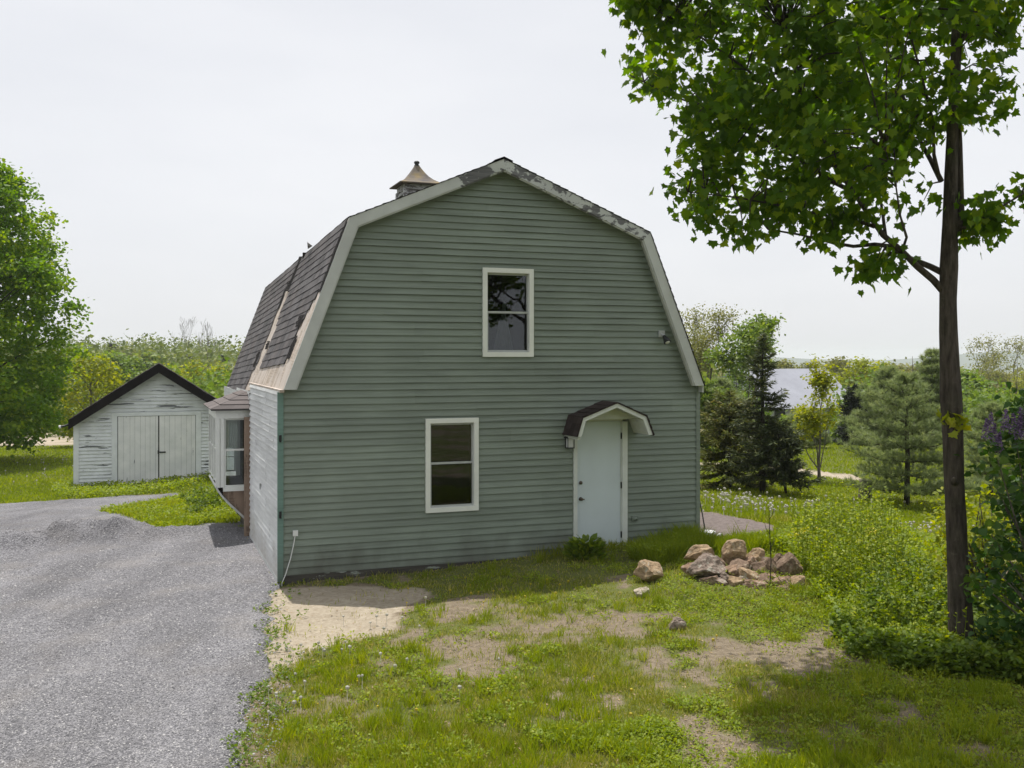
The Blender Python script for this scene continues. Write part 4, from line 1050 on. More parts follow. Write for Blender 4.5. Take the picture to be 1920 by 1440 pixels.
def dome_tree(name, loc, label, cat, prof, n_cl, per, lsz, mat, bark, group=None, trunk_h=1.5, r0=.25, T=T_HEX, clr=.5, R=None, flatten=.8, gap=.3, zoff=0, lv=4, hole=3):
    """broad tree: prof = [(height, radius)...] of the crown"""
    R = R or np.random.default_rng(int(abs(loc[0]*100)+abs(loc[1]*10)) % 9999)
    e_ = empty(name, loc); tag(e_, label, cat, group)
    H = np.array([p[0] for p in prof]); Rr = np.array([p[1] for p in prof])
    mb = MB(); tips = []; rr = random.Random(int(loc[1]*7)); top = H[-1]
    mb.tube([(0, 0, -.3), (0, 0, .1), (.02, 0, trunk_h), (0, .05, top*.55), (.03, 0, top*.93)], [r0*1.35, r0, r0*.8, r0*.45, r0*.08], 10, wob=.05)
    C = []
    while len(C) < n_cl:
        z = R.uniform(H[0], H[-1]); r = np.interp(z, H, Rr); a = R.uniform(0, 2*pi); q = r*R.uniform(.35, 1.0)**.5*(1+.09*math.sin(a*3+z*1.3)+.06*math.sin(a*7+z*2.1))
        c = np.array([q*cos(a), q*sin(a), z])
        if fnoise(np.array([c[0]+c[1]*.7]), np.array([c[2]-c[1]*.4]), .8/clr*.5, hole)[0] < gap: continue
        C.append(c)
    C = np.array(C)
    for c in C[::max(1, len(C)//60)]:
        zb = max(trunk_h*.8, c[2]-abs(np.hypot(c[0], c[1]))*.8-.3); mb.tube([(0, 0, zb), (c[0]*.45, c[1]*.45, (zb+c[2])/2+.1), c], [r0*.22, r0*.13, .01], 5, cap=False)
    mb.build('trunk', bark, e_, True)
    P = np.repeat(C, per, 0)+R.normal(size=(len(C)*per, 3))*np.array([clr, clr, clr*flatten])
    rn = np.repeat(R.random(len(C))*.5, per)+R.random(len(P))*.5
    leaf_obj('crown', P, R.uniform(lsz*.7, lsz*1.2, len(P)), T, mat, e_, rn, R=R, tiltn=.7)
    return e_
ml = (at(-148, 38), 38.0); mz = G1(*ml)
dome_tree('maple_tree', (ml[0], ml[1], mz), 'large round green maple at the left edge behind the shed', 'tree',
          [(.75-.0, 3.6), (1.6, 5.0), (3.0, 5.45), (5.5, 5.4), (7.5, 5.1), (9.5, 4.5), (11.2, 3.3), (12.4, 1.9), (13.0, .5)], 1900, 46, .15, F_MAPLE2, M_BARK_D, trunk_h=2.2, r0=.32, clr=.20, gap=.33, hole=12)

# ---- conifers
def spruce(name, loc, h, rb, label, cat, mat, bark, group=None, z0=.12, lean=(0, 0), whorls=24, nbr=7, tw=.16, seed=1, open_=.0, bulge=.75, R_=None):
    R = np.random.default_rng(seed); e_ = empty(name, loc); tag(e_, label, cat, group)
    mb = MB(); ax = lambda z: np.array([lean[0]*z/h, lean[1]*z/h, z])
    mb.tube([ax(-.1), ax(h*.3), ax(h*.6), ax(h)], [h*.022, h*.017, h*.010, h*.002], 8, wob=.05)
    P = []; TD_ = []; S = []
    for i in range(whorls):
        f = i/(whorls-1); z = h*(z0+(1-z0)*f**.92); r = rb*(1-f)**bulge*(.85+.15*sin(i*2.1))+.03
        for j in range(nbr if f < .85 else 4):
            if R.random() < open_: continue
            a = R.uniform(0, 2*pi); L_ = r*R.uniform(.6, 1.12); rise = -.12+.55*f
            n = max(3, int(L_/(tw*.34))); s = np.linspace(.12, 1, n)
            d = np.array([cos(a), sin(a), 0]); perp = np.array([-sin(a), cos(a), 0])
            pts = ax(z)+d*L_*s[:, None]+np.array([0, 0, 1])*(rise*L_*s-.22*L_*np.sin(s*pi)*.6)[:, None]
            mb.tube([pts[0]-d*L_*.12, pts[n//2], pts[-1]], [.012*h/3.4, .008*h/3.4, .003], 4, cap=False)
            for k in range(n):
                for sd in (-1, 1, 0):
                    q = 3
                    P += [pts[k]+R.normal(size=3)*tw*.12 for _ in range(q)]
                    base = d*.75+perp*sd*.8*(1.1-s[k]*.5)+np.array([0, 0, -.15+.25*f])
                    TD_ += [base+R.normal(size=3)*.35 for _ in range(q)]; S += list(R.uniform(.55, 1.15, q)*tw*(1.0 if sd else .8))
    P = np.array(P); TD_ = np.array(TD_); S = np.array(S)
    mb.build('trunk', bark, e_, True)
    T = np.array([(-.055, 0, 0), (.055, 0, 0), (.10, .45, .0), (0, 1, 0), (-.10, .45, .0)])
    leaf_obj('crown', P, S, T, mat, e_, R.random(len(P))**1.5, tip=TD_, R=R)
    return e_
def pine(name, loc, h, rb, label, cat, mat, bark, group=None, whorls=8, nbr=7, nl=.13, seed=1, z0=.13):
    R = np.random.default_rng(seed); e_ = empty(name, loc); tag(e_, label, cat, group)
    mb = MB(); mb.tube([(0, 0, -.1), (.02, 0, h*.4), (0, .02, h*.75), (0, 0, h)], [h*.026, h*.02, h*.012, h*.004], 8)
    B = []; Dd = []
    for i in range(whorls):
        f = i/(whorls-1); z = h*(z0+(1-z0)*f); r = rb*((1-f)**.75)*(.75+.4*R.random())+.08
        if f < .15: r *= .85
        for j in range(nbr):
            a = 2*pi*j/nbr+R.uniform(-.35, .35); L_ = r*R.uniform(.7, 1.1); rise = .12+.5*f
            d = np.array([cos(a), sin(a), 0]); perp = np.array([-sin(a), cos(a), 0])
            n = max(3, int(L_/.11)); s = np.linspace(.3, 1, n)
            pts = np.array([0, 0, z])+d*L_*s[:, None]+np.array([0, 0, 1])*(rise*L_*s**1.6-.05*L_)[:, None]
            mb.tube([(0, 0, z), pts[n//2], pts[-1]], [.014*h/2.8, .009*h/2.8, .004], 4, cap=False)
            for k in range(n):
                for sd in (-1, 0, 1):
                    o = perp*sd*R.uniform(.05, .26)*(1.2-s[k]*.5)+np.array([0, 0, R.uniform(-.04, .14)])
                    B.append(pts[k]+o); Dd.append(d*.7+perp*sd*.7+np.array([0, 0, .55]))
    B = np.array(B); Dd = np.array(Dd); q = 26
    P = np.repeat(B, q, 0)+R.normal(size=(len(B)*q, 3))*.012; D2 = unit(np.repeat(Dd, q, 0))+R.normal(size=(len(P), 3))*.55
    mb.build('trunk', bark, e_, True)
    T = np.array([(-.045, 0, 0), (.045, 0, 0), (.0, 1, 0)])
    rn = np.repeat(R.random(len(B))*.6, q)+R.random(len(P))*.4
    leaf_obj('crown', P, R.uniform(.75, 1.2, len(P))*nl, T, mat, e_, rn, tip=D2, R=R)
    return e_
def gp(px, Y): x = at(px, Y); return (x, Y, G1(x, Y))
spruce('spruce_tree', gp(1430, 23), 3.62, 1.0, 'dark pointed spruce with a bare lower trunk, tallest conifer right of the barn', 'tree', F_SPRUCE, M_BARK_D, seed=3, z0=.13, whorls=30, open_=.28, bulge=.95)
spruce('spruce_tree', gp(1474, 22.6), 1.6, .85, 'low spruce on a leaning trunk just right of the pointed spruce', 'tree', F_SPRUCE, M_BARK_D, seed=5, z0=.25, lean=(-.22, 0), whorls=15, bulge=.42)
spruce('juniper_tree', gp(1368, 24.5), 2.35, 1.25, 'bushy olive evergreen between the barn corner and the pointed spruce', 'tree', F_OLIVE, M_BARK_D, seed=7, z0=.14, whorls=20, bulge=.5, nbr=9, open_=.1)
spruce('juniper_tree', gp(1322, 30.5), 2.6, 1.1, 'green evergreen right against the barn corner by the pale track', 'tree', F_FRESH, M_BARK_D, seed=8, z0=.2, whorls=18, bulge=.4, nbr=9)
spruce('spruce_tree', gp(1601, 44), 2.6, .85, 'small blackish spruce in front of the grey roof\'s right end', 'tree', F_SPRUCE_D, M_BARK_D, seed=9, z0=.05, whorls=18, nbr=10, tw=.26, bulge=.6)
pine('pine_tree', gp(1700, 21.6), 2.65, 1.55, 'spreading soft needled pine just left of the maple trunk', 'tree', F_PINE, M_BARK_D, seed=4, whorls=9, nbr=9)
pine('pine_tree', gp(1858, 23.5), 2.0, 1.1, 'pale green pine seen between the maple trunk and the lilac', 'tree', F_PINE, M_BARK_D, seed=6)
pine('pine_tree', gp(1665, 35), 2.9, 1.7, 'taller pine behind the spreading pine', 'tree', F_PINE, M_BARK_D, seed=8, nl=.19, whorls=10, nbr=9)
pine('pine_tree', gp(1748, 38), 3.7, 1.4, 'pine showing just left of the maple trunk above the others', 'tree', F_PINE, M_BARK_D, seed=12, nl=.19, whorls=10, nbr=9)
pine('pine_tree', gp(1505, 40), 1.3, 1.1, 'bluish green pine below the pale house roof', 'tree', F_PINE, M_BARK_D, seed=13, nl=.2, whorls=9, nbr=9)
pine('pine_tree', gp(1352, 38), 2.5, 1.5, 'bluish pine behind the olive evergreen', 'tree', F_PINE, M_BARK_D, seed=14, nl=.2, whorls=9, nbr=9)
# dead leader
q = gp(1712, 30); mb = MB(); mb.tube([(0, 0, 0), (.03, 0, 1.5), (0, 0, 2.6), (-.02, 0, 3.38)], [.04, .03, .018, .006], 6)
for z, a, l in ((1.9, .5, .35), (2.3, 2.6, .3), (2.7, 0, .22), (2.95, 3.0, .2), (3.1, .4, .12)): mb.tube([(0, 0, z), (cos(a)*l*.6, .1, z+l*.25), (cos(a)*l, .12, z+l*.7)], [.012, .009, .004], 4)
tag(mb.build('dead_tree', M_BARK_G, None, True, q), 'thin bare dead pole poking above the pines', 'dead tree')

# ---- young leafy trees
def airy_tree(name, loc, h, label, cat, mat, bark, group=None, lvl=4, nleaf=1400, lsz=.1, spread=.5, up=.25, r0=None, rad=.14, seed=1, trunk=.3, ratio=.7, nb=(2, 3), T=T_QUAD, shoots=0):
    R = random.Random(seed); RN = np.random.default_rng(seed); e_ = empty(name, loc); tag(e_, label, cat, group)
    mb = MB(); tips = []; r0 = r0 or h*.018
    tot = sum(ratio**i for i in range(lvl+1)); l0 = h*(1-trunk)/tot*1.12
    mb.tube([(0, 0, -.1), (R.gauss(0, .02), 0, h*trunk*.6), (0, 0, h*trunk)], [r0*1.3, r0*1.05, r0*.95], 8)
    grow(mb, (0, 0, h*trunk), (R.gauss(0, .08), R.gauss(0, .08), 1), l0, r0*.9, lvl, tips, spread, ratio, up, 5, nb, h*.0009, R)
    for k in range(3): 
        a = R.uniform(0, 2*pi); grow(mb, (0, 0, h*trunk*(.75+.1*k)), (cos(a)*.8, sin(a)*.8, .7), l0*.85, r0*.5, lvl-1, tips, spread, ratio, up, 4, nb, h*.0009, R)
    for k in range(shoots):
        a = R.uniform(0, 2*pi); t = tips[R.randrange(len(tips))][0]; t2 = t+np.array([cos(a)*.1, sin(a)*.1, h*.2]); mb.tube([t, (t+t2)/2, t2], [.012, .01, .005], 4); tips += [(t+(t2-t)*f, None) for f in (.2, .4, .6, .8, 1)]
    zt = max(t[0][2] for t in tips); k_ = h/zt; mb.v = [(a*k_, b*k_, c*k_) for a, b, c in mb.v]; tips = [(np.array(t[0])*k_, None) for t in tips]
    mb.build('trunk', bark, e_, True)
    if nleaf:
        P = scatter_tips(tips, nleaf, rad, RN); leaf_obj('crown', P, RN.uniform(lsz*.6, lsz*1.2, nleaf), T, mat, e_, R=RN)
    return e_
airy_tree('young_tree', gp(1535, 26), 3.3, 'slim young tree with bright yellow green leaves and long top shoots', 'tree', F_YELLOW, M_BARK_G, lvl=4, nleaf=3200, lsz=.085, spread=.34, up=.45, seed=21, rad=.11, trunk=.18, shoots=7)
airy_tree('birch_tree', gp(1408, 46), 5.8, 'loose light green tree standing up behind the pointed spruce', 'tree', F_FRESH, M_BARK_G, lvl=5, nleaf=5200, lsz=.17, spread=.45, up=.30, seed=24, rad=.24, trunk=.22)
airy_tree('willow_tree', gp(1330, 50), 6.6, 'pale upright tree just leafing out beside the barn roof edge', 'tree', F_SPRING, M_BARK_G, lvl=5, nleaf=3600, lsz=.12, spread=.34, up=.40, seed=26, rad=.3, trunk=.18)
airy_tree('willow_tree', gp(1292, 52), 6.9, 'pale leafing tree partly hidden by the barn roof edge', 'tree', F_SPRING, M_BARK_G, lvl=5, nleaf=3600, lsz=.12, spread=.34, up=.40, seed=27, rad=.3, trunk=.18)
airy_tree('leafing_tree', gp(1902, 88), 8.4, 'nearly bare spreading tree on the skyline at the right edge', 'tree', F_SPRING, M_BARK_G, lvl=5, nleaf=1800, lsz=.16, spread=.55, up=.22, seed=31, rad=.4, trunk=.28)
airy_tree('leafing_tree', gp(1846, 92), 8.6, 'tawny leafing tree on the skyline right of the maple trunk', 'tree', F_SPRING, M_BARK_G, lvl=5, nleaf=2600, lsz=.18, spread=.45, up=.28, seed=32, rad=.4, trunk=.22)
airy_tree('bare_tree', gp(352, 190), 15.5, 'tall bare branched tree on the ridge left of the barn', 'tree', F_SPRING, M_BARK_G, lvl=5, nleaf=0, spread=.5, up=.25, seed=41, trunk=.35, r0=.22, group='bare trees on the ridge')
airy_tree('bare_tree', gp(388, 195), 15.3, 'bare branched tree on the ridge closest to the barn roof', 'tree', F_SPRING, M_BARK_G, lvl=5, nleaf=0, spread=.42, up=.3, seed=43, trunk=.35, r0=.2, group='bare trees on the ridge')
dome_tree('young_tree', gp(170, 50), 'round yellow green tree between the big maple and the shed roof', 'tree', [(.5, 1.2), (1.5, 2.0), (2.8, 1.9), (3.8, 1.2), (4.5, .4)], 150, 26, .17, F_YELLOW, M_BARK_G, trunk_h=.8, r0=.08, clr=.24, gap=.2)

# ---- tree line trees: a few prototypes, then copies
def copy_tree(o, parent=None):
    c = o.copy(); COL.objects.link(c)
    if parent: c.parent = parent
    for ch in [k for k in bpy.data.objects if k.parent == o]: copy_tree(ch, c)
    return c
protos = {}
def far_tree(kind, px, Y, ytop, label, grp):
    """ytop = photo row of the top; the copy is scaled to reach it"""
    x, y, z = gp(px, Y); ht = CZ-(ytop-HZ)/FPX*Y-z
    if kind not in protos:
        if kind == 'spring': o = dome_tree('leafing_tree', (x, y, z), label, 'tree', [(.18*8, 1.2), (.35*8, 2.3), (.6*8, 2.5), (.85*8, 1.6), (8, .4)], 150, 20, .34, F_SPRING, M_BARK_G, grp, 1.2, .12, T_QUAD, .42, gap=.33)
        if kind == 'green': o = dome_tree('leafy_tree', (x, y, z), label, 'tree', [(.1*8, 1.8), (.3*8, 2.8), (.6*8, 2.7), (.85*8, 1.8), (8, .5)], 190, 20, .36, F_FRESH, M_BARK_G, grp, 1.0, .14, T_QUAD, .42, gap=.28)
        if kind == 'yellow': o = dome_tree('leafy_tree', (x, y, z), label, 'tree', [(.1*8, 2.0), (.3*8, 3.0), (.6*8, 2.7), (.85*8, 1.8), (8, .5)], 170, 20, .36, F_YELLOW, M_BARK_G, grp, 1.0, .14, T_QUAD, .42, gap=.3)
        if kind == 'spruce': o = spruce('conifer', (x, y, z), 8, 1.9, label, 'tree', F_SPRUCE_D, M_BARK_D, grp, whorls=16, nbr=8, tw=.7, seed=77, z0=.08)
        protos[kind] = (o, 8.0)
    else:
        o = copy_tree(protos[kind][0]); o.location = (x, y, z); tag(o, label, 'tree', grp); o['group'] = grp
    s = ht/8.0; wv = random.uniform(.95, 1.3); o.scale = (s*wv, s*wv, s); o.rotation_euler = (0, 0, random.uniform(0, 6.28))
    return o
GR_ = 'trees on the far right skyline'; GL_ = 'trees on the slope behind the shed'
for k, px, Y, yt, lb in (
    ('yellow', 1618, 88, 678, 'yellowish tree rising right beside the pale house roof'),
    ('yellow', 1655, 96, 684, 'yellow green skyline tree second to the right of the house roof'),
    ('spring', 1690, 104, 688, 'tan green skyline tree behind the dead pole'),
    ('spring', 1730, 100, 686, 'tan skyline tree a little left of the maple trunk'),
    ('green', 1758, 78, 684, 'green tree partly covered by the maple trunk'),
    ('green', 1812, 70, 700, 'green bushy tree directly right of the maple trunk at skyline height'),
    ('spring', 1872, 110, 700, 'low tan tree between the two tall skyline trees at the right'),
    ('yellow', 1935, 100, 702, 'yellow green tree cut by the right edge of the view'),
    ('green', 1385, 66, 700, 'dull green tree below the left end of the pale roof'),
    ('spring', 1470, 112, 679, 'pale tree showing over the middle of the house roof'),
    ('spring', 1520, 116, 683, 'pale tree over the right part of the house roof'),
    ('spring', 1570, 112, 676, 'pale tree over the right end of the house roof'),
    ('green', 1438, 118, 682, 'faint green tree over the left part of the house roof'),
    ('green', 1300, 72, 672, 'dull green tree against the barn corner at skyline height')):
    far_tree(k, px, Y, yt, lb, GR_)
for k, px, Y, yt, lb in (
    ('green', 205, 96, 668, 'bright green tree above the left slope of the shed roof'),
    ('green', 248, 100, 676, 'bright green tree behind the shed peak'),
    ('yellow', 318, 92, 690, 'yellow green tree over the right slope of the shed roof'),
    ('yellow', 362, 86, 684, 'yellow green tree between the shed roof and the barn'),
    ('yellow', 408, 90, 690, 'yellow green tree touching the barn roof edge'),
    ('green', 284, 120, 668, 'green tree just above the shed peak'),
    ('spring', 340, 100, 712, 'pale thin tree low over the shed roof right slope'),
    ('spruce', 212, 170, 648, 'dark conifer standing on the ridge above the shed left slope'),
    ('spruce', 168, 130, 668, 'slim dark conifer beside the big left maple'),
    ('spruce', 355, 180, 665, 'small dark conifer below the bare ridge trees'),
    ('spruce', 420, 170, 668, 'dark conifer close to the barn roof edge'),
    ('green', 150, 150, 652, 'grey green tree on the ridge beside the big left maple'),
    ('spring', 240, 180, 656, 'pale ridge tree over the shed peak left side'),
    ('green', 390, 120, 698, 'dull green tree low beside the barn roof edge')):
    far_tree(k, px, Y, yt, lb, GL_)

# far-off woods that read as one mass
def wood(name, label, pts, mat, n_per, sz, seed):
    R = np.random.default_rng(seed); P = []; rn = []
    for (px0, px1, Y0, Y1, h0, h1, cnt) in pts:
        for i in range(cnt):
            Y = R.uniform(Y0, Y1); x = at(R.uniform(px0, px1), Y); z = G1(x, Y); h = R.uniform(h0, h1); r = h*R.uniform(.28, .42); tone = R.random()*.55
            u3 = unit(R.normal(size=(n_per, 3))); q = u3*np.array([r, r, h*.5])*(R.random((n_per, 1))**.25)*(1+.15*R.normal(size=(n_per, 1)))
            P.append(q+np.array([x, Y, z+h*.52])); rn.append(tone+R.random(n_per)*.45)
    P = np.concatenate(P); rn = np.concatenate(rn)
    o = leaf_obj(name, P, R.uniform(.6, 1.2, len(P))*sz, T_QUAD, mat, None, rn, R=R, tiltn=.9); tag(o, label, 'woods', kind='stuff'); return o
wood('hillside_woods', 'mixed green spring woods covering the slope behind the shed', [(-250, 470, 105, 330, 8, 11, 330), (-500, 0, 130, 330, 8, 12, 90)], F_HILL, 190, .62, 61)
wood('skyline_woods', 'hazy tan green woods along the skyline right of the barn', [(1240, 2200, 120, 220, 6, 8, 260), (500, 1300, 140, 300, 6, 9, 90)], F_SPRING, 150, .6, 62)
wood('low_bushes', 'mixed bushes filling in beneath the skyline trees at the right', [(1290, 1420, 44, 62, 2.2, 3.4, 16), (1420, 1600, 46, 64, 0.9, 1.4, 16), (1590, 1960, 44, 78, 2.4, 4.0, 60)], F_FRESH, 260, .26, 63)
wood('far_hedge', 'rough green bushes at the far side of the left field', [(-350, 300, 68, 84, 2.2, 3.8, 50), (290, 460, 48, 80, 2.5, 4.5, 30)], F_FRESH, 240, .3, 64)
# blue hill on the horizon
n = 90; xs = np.linspace(-2600, 3200, n); rows = []
for j, yy in enumerate((2300, 2600, 2900)):
    hgt = [-40, 1, -60][j]
    rows.append([(x, yy, hgt+((14*math.sin(x*.0021+1)+9*math.sin(x*.0057)+(30 if 1000 < x < 2400 else 0)*math.sin((x-1000)/1400*pi) if 1000 < x < 2400 else 14*math.sin(x*.0021+1)+9*math.sin(x*.0057)) if j == 1 else 0)) for x in xs])
v = np.array(rows).reshape(-1, 3); gi = np.arange(3*n).reshape(3, n)
F4 = np.stack([gi[:-1, :-1], gi[:-1, 1:], gi[1:, 1:], gi[1:, :-1]], -1).reshape(-1, 4)
tag(np_mesh('hills', v, F4, 4, plain('far_wooded_hill', (.05, .075, .05), .95, .2, .01), None, None, True), 'low blue hills on the horizon', 'hills', kind='structure')

# ---- stump, path things, corner things
st = hit(1622, 936); mb = MB(); mb.tube([(0, 0, -.1), (0, 0, 0), (0, 0, .12), (.01, 0, .40), (.01, 0, .43)], [.18, .16, .14, .135, .13], 14, wob=.07)
tag(mb.build('tree_stump', mk_bark('stump_bark', (.16, .14, .12), 10, .7), None, True, st), 'short weathered grey stump on the lawn left of the spreading pine', 'stump')
p0 = W(1309, 925, 17.2); p1 = hit(1324, 1003); mb = MB(); b1 = np.array([at(1324, 16.9), 16.9, G1(at(1324, 16.9), 16.9)]); mb.tube([(0, 0, -.05), (p0-b1)*.5, p0-b1], [.012, .011, .009], 6)
tag(mb.build('metal_rod', M_BLACK, None, False, tuple(b1)), 'thin dark rod leaning against the right corner of the barn', 'rod')

# ---- stones
def mk_stone(name, c, c2, lich=(.42, .42, .36)):
    m = N(name); f = m.noise(6, 7, .65); g = m.noise(15, 6, .7)
    base = m.ramp(f, [(0.32, tuple(x*.55 for x in c)), (0.5, c), (0.68, c2)])
    base = m.mix(m.ramp(g, [(0.56, 0.0), (0.64, 0.7)]), base, lich); base = m.mix(m.ramp(m.noise(30, 3), [(0.35, 0.5), (0.5, 0.0)]), base, tuple(x*.35 for x in c))
    m.col(base); m.rough(.95, .1); m.bump(m.math('ADD', f, m.math('MULTIPLY', g, .6)), .9, .03); return m.m
M_TAN = mk_stone('tan_stone', (.36, .26, .165), (.46, .35, .23)); M_GREY = mk_stone('grey_stone', (.26, .205, .17), (.38, .31, .26))
M_BRN = mk_stone('brown_stone', (.21, .15, .11), (.33, .25, .18), (.36, .33, .26)); M_PINK = mk_stone('pinkish_stone', (.30, .205, .145), (.40, .30, .22)); M_PALE = mk_stone('pale_stone', (.44, .38, .30), (.55, .49, .41))
def rock(name, px, ybot, wpx, hpx, Y, mat, label, group=None, seed=1, depth=.8, yaw=0, cuts=9, tilt=0.0):
    import bmesh
    R = np.random.default_rng(seed); bm = bmesh.new(); bmesh.ops.create_icosphere(bm, subdivisions=4, radius=1)
    v = np.array([q.co[:] for q in bm.verts])
    for k in range(cuts+6):
        nrm = unit(R.normal(size=3)*np.array([1, 1, 1.1])); dd = R.uniform(.40, .80); s = v@nrm-dd; v = v-np.where(s > 0, s, 0)[:, None]*nrm*.92
    v *= 1+.22*(vnoise(v[:, 0]*2+5, v[:, 1]*2+v[:, 2]*3+5, 1.1, seed)[:, None]-.5)+.10*(vnoise(v[:, 0]*2+5, v[:, 1]*2+v[:, 2]*3+5, 4.0, seed)[:, None]-.5)+.012*R.normal(size=(len(v), 1))
    v = v/np.abs(v).max(0)
    wm, hm = wpx/FPX*Y, hpx/FPX*Y
    c, s_ = cos(yaw), sin(yaw); v = np.stack([v[:, 0]*c-v[:, 1]*s_, v[:, 0]*s_+v[:, 1]*c, v[:, 2]], -1)
    c, s_ = cos(tilt), sin(tilt); v = np.stack([v[:, 0]*c-v[:, 2]*s_, v[:, 1], v[:, 0]*s_+v[:, 2]*c], -1); v = v/np.abs(v).max(0)
    v = v*np.array([wm*.60, wm/2*depth, hm*.68])
    for q, co in zip(bm.verts, v): q.co = co
    me = bpy.data.meshes.new(name); bm.to_mesh(me); bm.free(); me.materials.append(mat)
    o = bpy.data.objects.new(name, me); COL.objects.link(o); x = at(px, Y)
    o.location = (x, Y, CZ-(ybot-HZ)/FPX*Y+hm*.42); tag(o, label, 'rock', group); return o
PG = 'rocks heaped in the pile right of the door'
for i, a in enumerate(((1312, 1046, 56, 32, 14.05, M_TAN, 'brown wedge shaped rock at the back left of the pile', .9, .35), (1370, 1046, 50, 46, 13.9, M_TAN, 'upright tan rock standing tallest in the pile', .8, -.15),
    (1322, 1082, 72, 46, 13.55, M_GREY, 'large mottled grey rock at the left of the pile', .9, 0), (1392, 1072, 44, 24, 13.6, M_BRN, 'flat brown rock right below the upright tan rock', 1, -.1),
    (1421, 1082, 38, 36, 13.7, M_BRN, 'dark blocky rock in the middle of the pile', 1, .1), (1437, 1060, 24, 20, 13.95, M_GREY, 'small rounded rock perched on top at the centre right', 1, 0),
    (1476, 1096, 58, 62, 13.7, M_BRN, 'large brown rock at the right end of the pile', .9, -.5), (1446, 1096, 36, 28, 13.45, M_PINK, 'pinkish angular rock leaning on the large right one', 1, .4),
    (1364, 1090, 25, 19, 13.35, M_GREY, 'small round grey rock under the pile front', 1, 0), (1394, 1090, 20, 15, 13.3, M_PALE, 'smallest pale rock low in the pile front', 1, 0),
    (1416, 1102, 50, 20, 13.2, M_PINK, 'long low pinkish rock at the pile front', .8, 0), (1464, 1112, 44, 22, 13.1, M_BRN, 'low dark wedge rock at the front right of the pile', .9, -.3),
    (1350, 1078, 24, 22, 13.6, M_BRN, 'small brown rock tucked between the grey and upright rocks', 1, 0), (1500, 1124, 60, 15, 12.95, M_PALE, 'pale flat slab lying at the right foot of the pile', .7, 0),
    (1342, 1060, 30, 20, 13.9, M_BRN, 'brown rock half hidden behind the large grey one', 1, 0), (1452, 1072, 26, 20, 13.85, M_GREY, 'grey rock behind the pinkish one', 1, .2),
    (1345, 1094, 34, 16, 13.3, M_GREY, 'low grey rock at the left foot of the pile', 1, .0))):
    a = (a[0], a[1]+3, a[2]*1.0, a[3]*.95)+a[4:]
    rock('rock', *a[:7], group=PG, seed=100+i, depth=a[7], tilt=a[8], yaw=i*.7)
FL = ((1338, 1070, 30, 22, 13.75, 'small brown rock above the large grey rock, right side'), (1378, 1078, 32, 22, 13.55, 'reddish rock below the left edge of the upright tan rock'),
    (1405, 1092, 34, 22, 13.35, 'tan rock low in the middle of the pile'), (1434, 1100, 34, 24, 13.3, 'brown rock at the front just right of the pile middle'),
    (1460, 1104, 32, 24, 13.25, 'reddish rock in front of the large brown end rock'), (1380, 1098, 24, 16, 13.25, 'small tan rock at the front left of the pile middle'),
    (1440, 1078, 34, 30, 13.7, 'brown rock filling the gap before the large end rock'), (1404, 1064, 34, 22, 13.85, 'reddish rock directly right of the upright tan rock'),
    (1490, 1108, 32, 24, 13.2, 'tan rock at the outer right corner of the pile'), (1330, 1098, 26, 16, 13.3, 'small brown rock under the left front of the pile'),
    (1298, 1078, 32, 26, 13.8, 'reddish rock at the outer left corner of the pile'), (1420, 1060, 32, 26, 14.0, 'tan rock at the back of the pile middle'), (1458, 1066, 30, 26, 14.0, 'brown rock at the back beside the large end rock'))
for i, (a, b, c, d, Y_, lb) in enumerate(FL):
    rock('rock', a, b+3, c*1.25, d*1.25, Y_, M_BRN if 'brown' in lb.split(' rock')[0] else M_PINK if 'reddish' in lb else M_TAN, lb, group=PG, seed=170+i, yaw=i, tilt=.2*(i % 3-1))
def Yg(px, py): return hit(px, py)[1]
rock('rock', 1222, 1090, 58, 36, Yg(1222, 1090), M_TAN, 'rounded tan boulder lying apart to the left of the pile', seed=130, tilt=.35)
rock('rock', 1207, 1118, 32, 22, Yg(1207, 1118), M_PALE, 'pale lichen spotted stone in the grass below the tan boulder', seed=131)
rock('rock', 1267, 1182, 34, 24, Yg(1267, 1180), M_GREY, 'lone grey stone in the grass nearest the camera', seed=132, tilt=-.4, yaw=.5)
rock('step_stone', 1153, 1053, 56, 20, 15.85, M_GREY, 'rough flat stone serving as the doorstep', seed=133, cuts=14)
for i, (x, y, a, b) in enumerate(((1331, 1006, 30, 13), (1347, 1010, 18, 10))):
    rock('white_stone', x, y, a, b, 16.6, M_PLASTIC, ('larger' if i == 0 else 'smaller')+' white lump on the ground by the right barn corner', seed=140+i)

# ------------------------------------------------------------------ ground cover
RG = np.random.default_rng(99)
def project_ok(x, y, z, m=60):
    px, py = toP(x, y, z); return (px > -m) & (px < 1920+m) & (py < 1440+m*2)
def cover(n, x0, x1, y0, y1, dens=None, p=1.0):
    """random ground points, denser near the eye; dens(x,y)->0..1"""
    y = 1/RG.uniform(1/y1, 1/y0, n)if p == 1 else RG.uniform(y0, y1, n)
    x = RG.uniform(x0, x1, n) if x1 is not None else 0
    return x, y
def frustum(n, y0, y1, pxl, pxr, power=2.0):
    """points with about even density on the picture between two depths"""
    t = RG.random(n); y = 1/(1/y0+(1/y1-1/y0)*t); px = RG.uniform(pxl, pxr, n); return (px-960)/FPX*y, y
